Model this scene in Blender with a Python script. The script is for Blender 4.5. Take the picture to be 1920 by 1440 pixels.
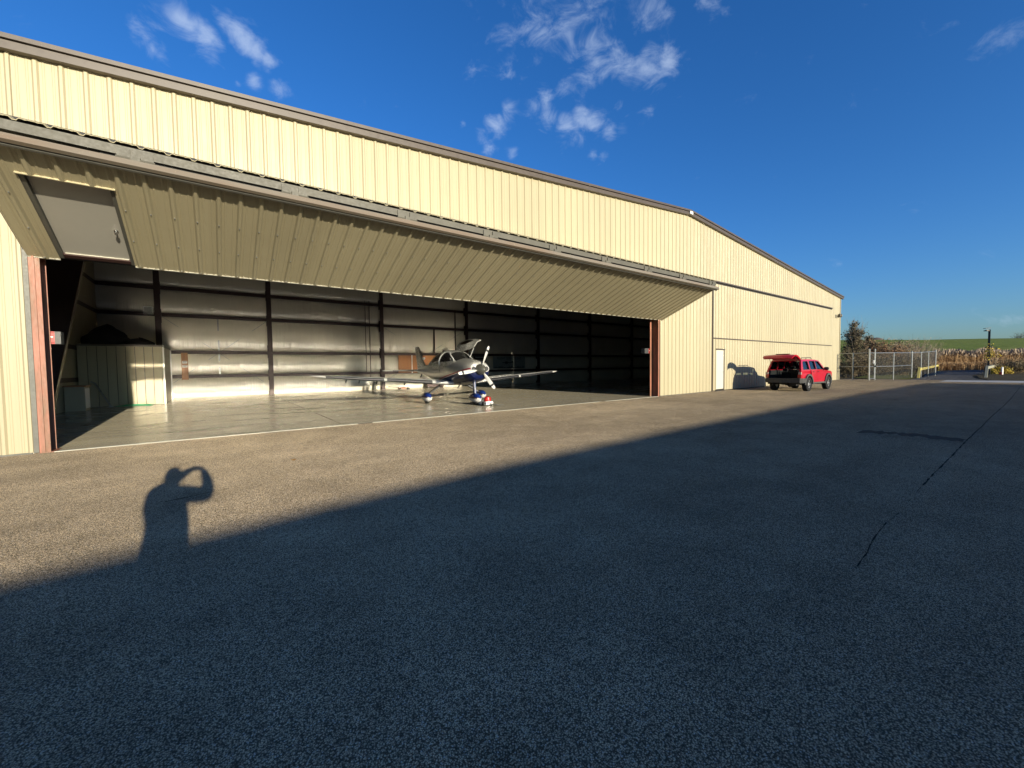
import bpy, bmesh, math, random
from math import sin, cos, pi, radians, sqrt, atan2, tan
from mathutils import Vector, Matrix, noise
from mathutils.geometry import tessellate_polygon

for o in list(bpy.data.objects):
    bpy.data.objects.remove(o)
S = bpy.context.scene
COL = S.collection
rnd = random.Random(7)

# ------------------------------------------------------------------ camera
H = 1.62
yaw, pit, rol = radians(36.48), radians(-2.4), radians(-0.755)
fwd = Vector((sin(yaw)*cos(pit), cos(yaw)*cos(pit), sin(pit)))
rgt = Vector((cos(yaw), -sin(yaw), 0)); upv = rgt.cross(fwd)
rgt, upv = cos(rol)*rgt + sin(rol)*upv, -sin(rol)*rgt + cos(rol)*upv
cam = bpy.data.cameras.new('camera'); camo = bpy.data.objects.new('camera', cam); COL.objects.link(camo)
M3 = Matrix((rgt, upv, -fwd)).transposed()
camo.matrix_world = Matrix.Translation((0, 0, H)) @ M3.to_4x4()
FPX = 754.0
cam.sensor_width = 36; cam.lens = FPX/1920*36; cam.clip_start = 0.02; cam.clip_end = 12000
S.camera = camo
def ray(x, y):
    return (x-960)/FPX*rgt - (y-720)/FPX*upv + fwd
def at(px, depth):
    """ground point at a given depth along the view axis in the photo's column px"""
    d = ray(px, 684); d = d/(d.dot(fwd))*depth
    return Vector((d.x, d.y, 0))

# ------------------------------------------------------------------ world, sun, exposure
SUN_EL, SUN_AZ = radians(10.75), radians(-1.85)     # light travels towards azimuth SUN_AZ from +Y
W = bpy.data.worlds.new('World'); S.world = W; W.use_nodes = True
nt = W.node_tree; N = nt.nodes; L = nt.links
for n in list(N): N.remove(n)
out = N.new('ShaderNodeOutputWorld'); bg = N.new('ShaderNodeBackground')
sky = N.new('ShaderNodeTexSky'); sky.sky_type = 'NISHITA'; sky.sun_disc = False
sky.sun_elevation = SUN_EL; sky.sun_rotation = radians(180) - SUN_AZ*0 + radians(-1.85)
sky.altitude = 100; sky.air_density = 1.15; sky.dust_density = 0.8; sky.ozone_density = 3.0
SKY_STRENGTH = 0.086
bg.inputs['Strength'].default_value = SKY_STRENGTH
def wn(t, **k):
    n = N.new(t)
    for a, b in k.items(): setattr(n, a, b)
    return n
tc = wn('ShaderNodeTexCoord')
hs = wn('ShaderNodeHueSaturation'); hs.inputs['Saturation'].default_value = 1.08; hs.inputs['Value'].default_value = 1.0
tint = wn('ShaderNodeMix', data_type='RGBA', blend_type='MULTIPLY'); tint.inputs['Factor'].default_value = 1.0
tint.inputs['B'].default_value = (.635, .925, 1.44, 1)      # the camera's deep blue rendering, the same over the whole sky
L.new(sky.outputs[0], tint.inputs['A']); L.new(tint.outputs['Result'], hs.inputs['Color'])
# clouds: thin wisps, denser in the clusters seen in the photograph (positions are sky directions)
mp = wn('ShaderNodeMapping'); mp.inputs['Scale'].default_value = (1.0, 1.0, 1.6); mp.inputs['Rotation'].default_value = (0.25, 0.35, 0.2)
L.new(tc.outputs['Generated'], mp.inputs['Vector'])
n1 = wn('ShaderNodeTexNoise'); n1.inputs['Scale'].default_value = 17.0; n1.inputs['Detail'].default_value = 9; n1.inputs['Roughness'].default_value = 0.62; n1.inputs['Distortion'].default_value = 0.5
L.new(mp.outputs[0], n1.inputs['Vector'])
def mth(op, a, b=None, c=None, clamp=False):
    n = wn('ShaderNodeMath', operation=op); n.use_clamp = clamp
    for i, v in enumerate((a, b, c)):
        if v is None: continue
        if isinstance(v, (int, float)): n.inputs[i].default_value = v
        else: L.new(v, n.inputs[i])
    return n.outputs[0]
blobs = [(1085, 100, .020, .34), (1110, 102, .024, .40), (1150, 112, .020, .28), (1185, 130, .020, .30), (1215, 128, .022, .42), (1250, 112, .016, .40), (1280, 125, .012, .20),
         (1020, 20, .050, .24), (960, 45, .040, .22), (1070, 40, .035, .26), (930, 20, .030, .16), (990, 75, .03, .18), (1210, 18, .022, .34), (1240, 5, .018, .26), (1130, 10, .03, .18), (1135, 45, .02, .18),
         (1025, 185, .016, .34), (1005, 195, .012, .30), (1055, 165, .014, .34), (1030, 225, .014, .36), (1060, 232, .016, .42), (1090, 222, .016, .44), (1115, 232, .014, .44), (1140, 243, .011, .40), (1080, 250, .02, .28), (1165, 240, .010, .20),
         (950, 200, .012, .30), (945, 225, .014, .36), (925, 235, .013, .38), (955, 232, .010, .30), (905, 258, .013, .34), (915, 285, .012, .32), (960, 288, .010, .24), (965, 120, .018, .28), (880, 140, .012, .18), (868, 235, .006, .26),
         (1112, 288, .007, .34), (1133, 290, .008, .34), (1220, 210, .010, .30), (1170, 192, .007, .20), (1340, 8, .026, .22), (1030, 175, .03, .14),
         (258, 48, .010, .30), (272, 66, .012, .34), (290, 85, .010, .34), (302, 84, .006, .30), (245, 35, .008, .22), (340, 40, .011, .40), (362, 58, .012, .46), (385, 72, .013, .52), (402, 85, .011, .46), (355, 48, .008, .36),
         (425, 42, .011, .34), (443, 62, .013, .44), (462, 82, .013, .48), (482, 98, .012, .50), (502, 112, .010, .50), (474, 149, .008, .46), (525, 165, .010, .28), (405, 22, .007, .24), (446, 160, .004, .24),
         (1890, 78, .020, .26), (1870, 92, .012, .20), (1422, 187, .010, .24), (1860, 603, .006, .14), (1890, 602, .007, .20), (1912, 599, .007, .22)]
acc = None
for (px, py, sg, amp) in blobs:
    d = ray(px, py).normalized()
    dp = wn('ShaderNodeVectorMath', operation='DOT_PRODUCT'); L.new(tc.outputs['Generated'], dp.inputs[0]); dp.inputs[1].default_value = d
    e = mth('POWER', 2.71828, mth('DIVIDE', mth('SUBTRACT', dp.outputs['Value'], 1.0), sg*sg*1.7))
    e = mth('MULTIPLY', e, amp*.92)
    acc = e if acc is None else mth('MAXIMUM', acc, e)
dens = mth('ADD', mth('SUBTRACT', n1.outputs[0], 0.10), mth('MULTIPLY', acc, 1.0))
cr = wn('ShaderNodeMapRange', interpolation_type='SMOOTHSTEP'); cr.inputs['From Min'].default_value = 0.53; cr.inputs['From Max'].default_value = 1.02
L.new(dens, cr.inputs['Value'])
cmx = wn('ShaderNodeMix', data_type='RGBA'); cmx.inputs['B'].default_value = (4.4, 5.3, 6.8, 1)
L.new(mth('MULTIPLY', cr.outputs[0], 0.56), cmx.inputs['Factor']); L.new(hs.outputs[0], cmx.inputs['A'])
L.new(cmx.outputs['Result'], bg.inputs['Color']); L.new(bg.outputs[0], out.inputs[0])

sun = bpy.data.lights.new('sun', 'SUN'); sun.energy = 5.0; sun.angle = radians(0.5); sun.color = (1.0, 0.905, 0.71)
suno = bpy.data.objects.new('sun', sun); COL.objects.link(suno)
sd = Vector((sin(SUN_AZ)*cos(SUN_EL), cos(SUN_AZ)*cos(SUN_EL), -sin(SUN_EL)))
suno.rotation_euler = sd.to_track_quat('-Z', 'Y').to_euler(); suno.location = (0, -30, 40)
vs = S.view_settings
S.display_settings.display_device = 'sRGB'
vs.view_transform = 'Standard'; vs.look = 'None'; vs.gamma = 1; vs.use_curve_mapping = False; vs.exposure = 0.75
S.render.engine = 'CYCLES'
S.cycles.max_bounces = 8; S.cycles.diffuse_bounces = 5; S.cycles.glossy_bounces = 4; S.cycles.transparent_max_bounces = 12
S.cycles.blur_glossy = 0.05; S.cycles.use_denoising = True; S.cycles.sample_clamp_indirect = 60.0

# ------------------------------------------------------------------ helpers
ORIG = {}
class MB:
    def __init__(s): s.v, s.f, s.m, s.mi = [], [], [], 0
    def add(s, vs_, fs):
        b = len(s.v); s.v += [Vector(p) for p in vs_]
        for f in fs: s.f.append([b+i for i in f]); s.m.append(s.mi)
    def box(s, x0, x1, y0, y1, z0, z1):
        p = [(x0,y0,z0),(x1,y0,z0),(x1,y1,z0),(x0,y1,z0),(x0,y0,z1),(x1,y0,z1),(x1,y1,z1),(x0,y1,z1)]
        s.add(p, [(0,3,2,1),(4,5,6,7),(0,1,5,4),(1,2,6,5),(2,3,7,6),(3,0,4,7)])
    def bar(s, a, b, w, h, up=(0,0,1)):
        a, b = Vector(a), Vector(b); d = (b-a).normalized(); u = Vector(up); r = d.cross(u)
        if r.length < 1e-4: r = d.cross(Vector((0,1,0)))
        r.normalize(); u = r.cross(d)
        p = [q + r*(i*w/2) + u*(j*h/2) for q in (a, b) for (i, j) in ((-1,-1),(1,-1),(1,1),(-1,1))]
        s.add(p, [(0,1,2,3),(7,6,5,4),(0,4,5,1),(1,5,6,2),(2,6,7,3),(3,7,4,0)])
    def tube(s, pts, r, n=8, caps=True):
        pts = [Vector(p) for p in pts]; k = len(pts)
        rs = r if isinstance(r, (list, tuple)) else [r]*k
        rings = []; pr = None
        for i, p in enumerate(pts):
            d = (pts[min(i+1,k-1)] - pts[max(i-1,0)])
            if d.length < 1e-9: d = Vector((0,0,1))
            d.normalize()
            if pr is None:
                pr = d.cross(Vector((0,0,1)))
                if pr.length < 1e-3: pr = d.cross(Vector((1,0,0)))
            pr = (pr - d*pr.dot(d)).normalized(); q = d.cross(pr)
            rings.append([p + (pr*cos(2*pi*j/n) + q*sin(2*pi*j/n))*rs[i] for j in range(n)])
        s.loft(rings, caps)
    def loft(s, rings, caps=True, closed=True):
        n = len(rings[0]); vs_ = [p for r_ in rings for p in r_]; fs = []
        for i in range(len(rings)-1):
            for j in range(n if closed else n-1):
                a, b = i*n+j, i*n+(j+1) % n
                fs.append((a, b, b+n, a+n))
        if caps and closed:
            fs.append(tuple(range(n-1, -1, -1))); fs.append(tuple((len(rings)-1)*n+j for j in range(n)))
        s.add(vs_, fs)
    def lathe_open(s, prof, c, axis, n=24): s.lathe(prof, c, axis, n, False)
    def lathe(s, prof, c, axis, n=24, caps=True):
        c, ax = Vector(c), Vector(axis).normalized()
        u = ax.cross(Vector((0,0,1)))
        if u.length < 1e-3: u = ax.cross(Vector((0,1,0)))
        u.normalize(); w = ax.cross(u)
        s.loft([[c + ax*h + (u*cos(2*pi*j/n)+w*sin(2*pi*j/n))*r for j in range(n)] for (r, h) in prof], caps=caps)
    def prism(s, poly, fn, d0, d1, holes=()):
        loops = [list(poly)] + [list(h) for h in holes]
        flat = [p for l in loops for p in l]
        tris = tessellate_polygon([[Vector((p[0], p[1], 0)) for p in l] for l in loops])
        n = len(flat)
        vs_ = [fn(p[0], p[1], d0) for p in flat] + [fn(p[0], p[1], d1) for p in flat]
        fs = []
        for t in tris:
            a, b, c = [flat[i] for i in t]
            ccw = (b[0]-a[0])*(c[1]-a[1]) - (b[1]-a[1])*(c[0]-a[0]) > 0
            t = tuple(t) if ccw else tuple(reversed(t))
            fs.append(t[::-1]); fs.append(tuple(i+n for i in t))
        b = 0
        for l in loops:
            k = len(l)
            for i in range(k):
                p, q = b+i, b+(i+1) % k
                fs.append((p, q, q+n, p+n))
            b += k
        s.add(vs_, fs)
    def grid(s, fn, nu, nv):
        vs_ = [fn(i/nu, j/nv) for i in range(nu+1) for j in range(nv+1)]
        s.add(vs_, [(i*(nv+1)+j, (i+1)*(nv+1)+j, (i+1)*(nv+1)+j+1, i*(nv+1)+j+1) for i in range(nu) for j in range(nv)])
    def mesh(s, name, mats, off=None, smooth=False, ang=35, fix=False):
        me = bpy.data.meshes.new(name)
        o = off or Vector((0,0,0))
        me.from_pydata([tuple(p-o) for p in s.v], [], s.f)
        for m in (mats if isinstance(mats, (list, tuple)) else [mats]): me.materials.append(m)
        me.polygons.foreach_set('material_index', s.m)
        if fix:
            bm = bmesh.new(); bm.from_mesh(me); bmesh.ops.recalc_face_normals(bm, faces=bm.faces); bm.to_mesh(me); bm.free()
        if smooth:
            me.shade_smooth(); me.set_sharp_from_angle(angle=radians(ang))
        me.update()
        return me
    def build(s, name, mats, parent=None, smooth=False, ang=35, fix=False, label=None):
        off = ORIG[parent.name] if parent else Vector((0,0,0))
        o = bpy.data.objects.new(name, s.mesh(name, mats, off, smooth, ang, fix)); COL.objects.link(o)
        if parent: o.parent = parent; ORIG[o.name] = off
        else: ORIG[o.name] = off
        if label: o['label'] = label
        return o
    def solo(s, name, mats, label, cat, loc, group=None, **k):
        """a thing that is one mesh, given in world coordinates"""
        loc = Vector(loc)
        o = bpy.data.objects.new(name, s.mesh(name, mats, loc, **k)); COL.objects.link(o); o.location = loc; ORIG[o.name] = loc
        o['label'] = label; o['category'] = cat
        if group: o['group'] = group
        return o
    def struct(s, name, mats, kind='structure', **k):
        o = s.build(name, mats, None, **k); o['kind'] = kind; return o

def thing(name, label, cat, loc=(0,0,0), rotz=0, group=None, local=False):
    o = bpy.data.objects.new(name, None); COL.objects.link(o)
    o.location = loc; o.rotation_euler = (0, 0, rotz); o.empty_display_size = .2
    o['label'] = label; o['category'] = cat
    if group: o['group'] = group
    ORIG[o.name] = Vector((0,0,0)) if local else Vector(loc)
    return o
def inst(name, me, parent, loc):
    o = bpy.data.objects.new(name, me); COL.objects.link(o); o.parent = parent; o.location = loc; ORIG[o.name] = ORIG[parent.name]
    return o

# ------------------------------------------------------------------ materials
def nodes(name):
    m = bpy.data.materials.new(name); m.use_nodes = True
    t = m.node_tree; return m, t, t.nodes['Principled BSDF']
class G:
    """tiny shader-graph builder"""
    def __init__(s, t): s.t = t
    def n(s, typ, ins=None, **k):
        n = s.t.nodes.new(typ)
        for a, b in k.items(): setattr(n, a, b)
        for a, v in (ins or {}).items():
            if hasattr(v, 'is_output') or isinstance(v, bpy.types.NodeSocket): s.t.links.new(v, n.inputs[a])
            else: n.inputs[a].default_value = v
        return n
    def math(s, op, a, b=0.0, clamp=False):
        n = s.n('ShaderNodeMath', {0: a, 1: b}, operation=op); n.use_clamp = clamp; return n.outputs[0]
    def mix(s, f, a, b, blend='MIX'):
        n = s.n('ShaderNodeMix', {'Factor': f}, data_type='RGBA', blend_type=blend)
        for k, v in (('A', a), ('B', b)):
            if isinstance(v, bpy.types.NodeSocket): s.t.links.new(v, n.inputs[k])
            else: n.inputs[k].default_value = (*v[:3], 1)
        return n.outputs['Result']
    def noise(s, vec, scale, detail=4, rough=.55, dist=0):
        n = s.n('ShaderNodeTexNoise', {'Vector': vec, 'Scale': scale, 'Detail': detail, 'Roughness': rough, 'Distortion': dist}); return n.outputs[0]
    def rng(s, v, a, b, c=0.0, d=1.0):
        n = s.n('ShaderNodeMapRange', {'Value': v, 'From Min': a, 'From Max': b, 'To Min': c, 'To Max': d}); return n.outputs[0]
def pm(name, col, rough=.5, metal=0, var=.12, vs_=2.0, bump=0, bs=60, col2=None, amt=.5, stretch=(1,1,1), objspace=False, spec=.5, coat=0, dust=None):
    m, t, p = nodes(name); g = G(t)
    if objspace: vec = g.n('ShaderNodeTexCoord').outputs['Object']
    else: vec = g.n('ShaderNodeNewGeometry').outputs['Position']
    if stretch != (1,1,1):
        vec = g.n('ShaderNodeMapping', {'Vector': vec, 'Scale': stretch}).outputs[0]
    a = g.noise(vec, vs_, 6, .6)
    c2 = col2 or tuple(x*(1-2*var) for x in col)
    c = g.mix(g.rng(a, .5-amt*.5, .5+amt*.5), col, c2)
    t.links.new(c, p.inputs['Base Color'])
    b = g.noise(vec, vs_*7, 3)
    t.links.new(g.rng(b, .3, .7, rough*.85, min(1, rough*1.15)), p.inputs['Roughness'])
    p.inputs['Metallic'].default_value = metal; p.inputs['Specular IOR Level'].default_value = spec
    p.inputs['Coat Weight'].default_value = coat; p.inputs['Coat Roughness'].default_value = .06
    if bump:
        h = g.noise(vec, bs, 3)
        bn = g.n('ShaderNodeBump', {'Height': h, 'Strength': bump, 'Distance': .01}); t.links.new(bn.outputs[0], p.inputs['Normal'])
    return m

CREAM = (.388, .338, .216)
M = {}
M['cream'] = pm('cream_metal', CREAM, .42, 0, .05, .5, .05, 8, amt=.6, stretch=(1.6,1.6,.5), spec=.35)
def sheet_tone(m):
    t = m.node_tree; g = G(t); p = t.nodes['Principled BSDF']; src = p.inputs['Base Color'].links[0].from_socket
    r = g.n('ShaderNodeObjectInfo').outputs['Random']
    pos = g.n('ShaderNodeNewGeometry').outputs['Position']
    streak = g.noise(g.n('ShaderNodeMapping', {'Vector': pos, 'Scale': (9, 1, .22)}).outputs[0], 1.0, 5, .65)
    v = g.math('MULTIPLY', g.rng(r, 0, 1, .955, 1.03), g.rng(streak, .35, .75, 1.01, .965))
    h = g.n('ShaderNodeHueSaturation', {'Color': src, 'Value': v}); t.links.new(h.outputs[0], p.inputs['Base Color'])
sheet_tone(M['cream'])
M['creamdoor'] = pm('cream_door_leaf', (.52,.50,.42), .4, 0, .03, .6)
M['greydoor'] = pm('grey_door_leaf', (.40,.38,.33), .45, 0, .05, .8, .03, 5)
M['brown'] = pm('brown_trim', (.088,.068,.050), .4, 0, .1, 1.2)
M['darkgap'] = pm('dark_steel', (.02,.017,.014), .6)
M['wire'] = pm('weathered_wire', (.12,.115,.105), .6, .3, .2, 8)
M['galv'] = pm('galvanised_steel', (.40,.41,.40), .38, .75, .2, 8, objspace=False)
M['greysteel'] = pm('grey_steel', (.115,.112,.095), .5, .2, .15, 3, .1, 30)
M['railgrey'] = pm('rail_grey', (.100,.092,.068), .6, 0, .15, 3, .1, 30)
M['rusty'] = pm('rusty_beam', (.17,.158,.125), .6, 0, .2, 1.0, .1, 40, col2=(.165,.115,.075), amt=.35, stretch=(.35,3,3))
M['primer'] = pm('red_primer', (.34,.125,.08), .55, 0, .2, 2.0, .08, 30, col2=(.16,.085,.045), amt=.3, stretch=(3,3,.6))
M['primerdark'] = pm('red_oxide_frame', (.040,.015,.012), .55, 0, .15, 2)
M['white'] = pm('white_paint', (.78,.77,.72), .35, 0, .04, 2)
M['steelw'] = pm('threshold_steel', (.46,.44,.36), .4, .1, .12, 4)
M['redbox'] = pm('red_enamel', (.42,.02,.015), .35, 0, .15, 6)
M['grille'] = pm('grey_grille', (.10,.10,.097), .5, .2, .2, 30)
M['chrome'] = pm('chrome', (.75,.75,.74), .15, 1, .05, 9)
M['black'] = pm('black_rubber', (.018,.018,.018), .7, 0, .3, 12)
M['blackplastic'] = pm('black_plastic', (.03,.029,.028), .5, 0, .2, 8)
M['wood'] = pm('orange_plywood', (.42,.17,.045), .5, 0, .2, 1.6, .05, 20, col2=(.30,.11,.03), stretch=(3,3,.6))
M['board'] = pm('stained_board', (.33,.14,.04), .5, 0, .2, 2, .05, 20, stretch=(5,5,.6))
M['paper'] = pm('paper', (.7,.68,.6), .8, 0, .1, 10)
M['tarp'] = pm('dark_tarp', (.022,.020,.02), .7, 0, .3, 2, .5, 4)
M['greenp'] = pm('green_plastic', (.02,.42,.20), .4, 0, .15, 3)
M['banner'] = pm('banner_vinyl', (.22,.25,.24), .4, 0, .1, 2)
M['bannertxt'] = pm('banner_print', (.02,.025,.03), .5)
M['yellow'] = pm('yellow_paint', (.50,.42,.11), .55, 0, .15, 1.5, .1, 10, col2=(.42,.33,.09))
M['creamrail'] = pm('cream_rail', (.30,.285,.20), .6, 0, .15, 1.5)
M['concrete'] = pm('pale_concrete', (.42,.40,.36), .85, 0, .12, 1, .3, 30)
M['orangep'] = pm('orange_marking', (.62,.30,.06), .8, 0, .3, 30)
M['skin'] = pm('skin', (.48,.30,.22), .5, 0, .06, 20)
M['jacket'] = pm('dark_jacket', (.04,.045,.06), .8, 0, .2, 6, .3, 40)
M['jeans'] = pm('jeans', (.05,.07,.13), .85, 0, .2, 8, .3, 80)
M['hair'] = pm('dark_hair', (.03,.022,.016), .6, 0, .3, 30)
M['vinylw'] = pm('pale_bundle', (.55,.50,.42), .5, 0, .2, 5)

def insul():
    m, t, p = nodes('white_vinyl_insulation'); g = G(t)
    pos = g.n('ShaderNodeNewGeometry').outputs['Position']
    v = g.n('ShaderNodeMapping', {'Vector': pos, 'Scale': (6, 1, .4)}).outputs[0]
    a = g.noise(v, 1.0, 5, .6, .6)
    v2 = g.n('ShaderNodeMapping', {'Vector': pos, 'Scale': (1, 1, .8)}).outputs[0]
    b = g.noise(v2, .6, 4)
    c = g.mix(g.rng(b, .3, .7), (.70,.64,.51), (.60,.55,.45))
    t.links.new(c, p.inputs['Base Color'])
    p.inputs['Roughness'].default_value = .26; p.inputs['Specular IOR Level'].default_value = 1.0
    bn = g.n('ShaderNodeBump', {'Height': a, 'Strength': .8, 'Distance': .035}); t.links.new(bn.outputs[0], p.inputs['Normal'])
    return m
M['insul'] = insul()

def asphalt(name, col, warm, gs=1.0):
    m, t, p = nodes(name); g = G(t); m.cycles.use_bump_map_correction = False
    pos = g.n('ShaderNodeNewGeometry').outputs['Position']
    vo = g.n('ShaderNodeTexVoronoi', {'Vector': pos, 'Scale': 135.0*gs, 'Randomness': 1.0})
    vo2 = g.n('ShaderNodeTexVoronoi', {'Vector': pos, 'Scale': 240.0*gs})
    big = g.noise(pos, .16, 5, .55); mid = g.noise(pos, 1.3, 6, .6); fine = g.noise(pos, 14, 5, .65)
    strk = g.noise(g.n('ShaderNodeMapping', {'Vector': pos, 'Scale': (.12, .9, 1)}).outputs[0], 1.0, 5, .6)
    sep = g.n('ShaderNodeSeparateColor', {'Color': vo.outputs['Color']})
    c = g.mix(g.rng(sep.outputs[0], 0, 1), tuple(x*.68 for x in col), tuple(x*1.66 for x in warm))
    c = g.mix(g.rng(sep.outputs[1], .90, .95), c, (.62,.56,.46))          # pale stones
    c = g.mix(g.rng(vo.outputs['Distance'], .37, .63, 0, .90), c, tuple(x*.16 for x in col))   # binder between the stones
    k = g.math('MULTIPLY', g.rng(big, .35, .65, .80, 1.12), g.rng(mid, .3, .7, .84, 1.14))
    k = g.math('MULTIPLY', k, g.rng(strk, .3, .7, .9, 1.08))
    k = g.math('MULTIPLY', k, g.rng(fine, .3, .7, .84, 1.16))
    hsv = g.n('ShaderNodeHueSaturation', {'Color': c, 'Value': k})
    t.links.new(hsv.outputs[0], p.inputs['Base Color'])
    t.links.new(g.rng(sep.outputs[2], 0, 1, .55, .95), p.inputs['Roughness'])
    p.inputs['Specular IOR Level'].default_value = .12
    p.inputs['Diffuse Roughness'].default_value = 1.0
    h = g.math('ADD', g.math('MULTIPLY', vo.outputs['Distance'], -1.0), g.math('MULTIPLY', g.noise(pos, 28, 4, .65), 1.0))
    h = g.math('ADD', h, g.math('MULTIPLY', vo2.outputs['Distance'], -.35))
    h = g.math('ADD', h, g.math('MULTIPLY', g.noise(pos, 95, 2), .8))
    bn = g.n('ShaderNodeBump', {'Height': h, 'Strength': 1.0, 'Distance': .0095}); t.links.new(bn.outputs[0], p.inputs['Normal'])
    return m
M['asphalt'] = asphalt('asphalt', (.345,.275,.184), (.468,.366,.236))
M['asphaltdark'] = pm('dark_sealed_asphalt', (.085,.075,.06), .95, 0, .2, 2, .8, 60, spec=.03)
M['crack'] = pm('dark_crack', (.04,.035,.028), .95, spec=.03)  # one even dark tone for the crack ribbons
M['road'] = asphalt('road_asphalt', (.115,.115,.12), (.15,.145,.14))

def floorm():
    m, t, p = nodes('polished_concrete'); g = G(t)
    pos = g.n('ShaderNodeNewGeometry').outputs['Position']
    v = g.n('ShaderNodeMapping', {'Vector': pos, 'Scale': (.3, 1.0, 1), 'Rotation': (0, 0, .12)}).outputs[0]
    a = g.noise(v, 1.1, 7, .62, .4); b = g.noise(pos, .35, 4)
    c = g.mix(g.rng(a, .34, .66), (.225,.200,.145), (.118,.106,.080))
    c = g.mix(g.rng(b, .35, .7, 0, .5), c, (.17,.152,.115))
    t.links.new(c, p.inputs['Base Color'])
    t.links.new(g.rng(a, .3, .7, .18, .32), p.inputs['Roughness'])
    p.inputs['Specular IOR Level'].default_value = 1.0
    p.inputs['Diffuse Roughness'].default_value = 1.0
    h = g.noise(pos, 2.0, 3)
    bn = g.n('ShaderNodeBump', {'Height': h, 'Strength': .08, 'Distance': .02}); t.links.new(bn.outputs[0], p.inputs['Normal'])
    return m
M['floor'] = floorm()

def grassm(name, a, b, c, s1=.02, s2=.4):
    m, t, p = nodes(name); g = G(t)
    pos = g.n('ShaderNodeNewGeometry').outputs['Position']
    n1_, n2_, n3_ = g.noise(pos, s1, 6, .6), g.noise(pos, s2, 6, .65), g.noise(pos, s2*12, 4, .7)
    col = g.mix(g.rng(n1_, .35, .65), a, b); col = g.mix(g.rng(n2_, .45, .7, 0, .7), col, c)
    hsv = g.n('ShaderNodeHueSaturation', {'Color': col, 'Value': g.rng(n3_, .3, .7, .6, 1.35)})
    t.links.new(hsv.outputs[0], p.inputs['Base Color']); p.inputs['Roughness'].default_value = .9; p.inputs['Specular IOR Level'].default_value = .1
    h = g.math('ADD', n2_, g.math('MULTIPLY', n3_, .5))
    bn = g.n('ShaderNodeBump', {'Height': h, 'Strength': .9, 'Distance': .35}); t.links.new(bn.outputs[0], p.inputs['Normal'])
    return m
M['grass'] = grassm('hill_grass', (.135,.17,.030), (.10,.135,.024), (.17,.18,.045), .02, .08)
M['rough'] = grassm('dry_grass_ground', (.085,.066,.038), (.065,.054,.028), (.12,.09,.05), .08, .8)
M['verge'] = grassm('verge_grass', (.09,.11,.025), (.12,.12,.03), (.17,.15,.05), .1, 1.2)
def leafm(name, cols, rough=.7, transl=.25):
    m, t, p = nodes(name); g = G(t)
    at_ = g.n('ShaderNodeObjectInfo'); pos = g.n('ShaderNodeNewGeometry')
    n_ = g.n('ShaderNodeTexWhiteNoise', {'Vector': g.n('ShaderNodeVectorMath', {0: pos.outputs['Position'], 1: (3.1,3.1,3.1)}, operation='MULTIPLY').outputs[0]})
    n2_ = g.noise(pos.outputs['Position'], 1.2, 4)
    c = g.mix(g.rng(n2_, .35, .65), cols[0], cols[1])
    if len(cols) > 2: c = g.mix(g.rng(g.noise(pos.outputs['Position'], 9, 2), .5, .65), c, cols[2])
    t.links.new(c, p.inputs['Base Color']); p.inputs['Roughness'].default_value = rough; p.inputs['Specular IOR Level'].default_value = .15
    return m
M['needle'] = leafm('dark_evergreen', [(.070,.066,.032), (.095,.078,.042), (.12,.095,.06)])
M['twig'] = leafm('bare_twigs', [(.22,.165,.11), (.32,.26,.18)])
M['twigred'] = leafm('reddish_twigs', [(.20,.11,.065), (.26,.16,.09), (.13,.10,.05)])
M['brush'] = leafm('brown_brush', [(.11,.08,.05), (.18,.135,.08), (.10,.095,.04)])
M['yleaf'] = leafm('yellow_leaves', [(.45,.30,.03), (.55,.42,.08), (.30,.26,.05)])
M['oleaf'] = leafm('amber_leaves', [(.40,.24,.06), (.30,.19,.05)])
M['reed'] = leafm('dry_reed', [(.40,.255,.125), (.30,.185,.09), (.19,.115,.05)])
M['plume'] = leafm('reed_plume', [(.24,.175,.115), (.30,.23,.16)])
M['bark'] = pm('bark', (.11,.085,.065), .9, 0, .2, 4)

# ------------------------------------------------------------------ ground, apron, road, hill
D = 12.23            # hangar front wall plane
g_ = MB(); g_.grid(lambda u, v: (-2500+5000*u, -1500+5000*v, -.012), 10, 10)
g_.struct('ground', M['rough'])
a_ = MB(); a_.box(-70, 51.0, -60, D+.4, -.30, 0.0)
a_.struct('apron', M['asphalt'])
s_ = MB(); s_.box(47.0, 51.2, -30, 5.6, -.2, .004)
s_.struct('pavement', M['concrete'])
r_ = MB()
pts = [(50.9, 3.2, 8.0), (58, 4.6, 8.1), (66, 5.4, 9.0), (74, 5.7, 10.5), (84, 5.0, 12.5), (95, 2.5, 13.0), (108, -4, 9), (120, -16, -1)]
L_ = [Vector((x, a, .004)) for x, a, b in pts]; R_ = [Vector((x, b, .004)) for x, a, b in pts]
r_.loft([[a, b] for a, b in zip(L_, R_)], caps=False, closed=False)
r_.struct('road', M['road'], fix=True)
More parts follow.
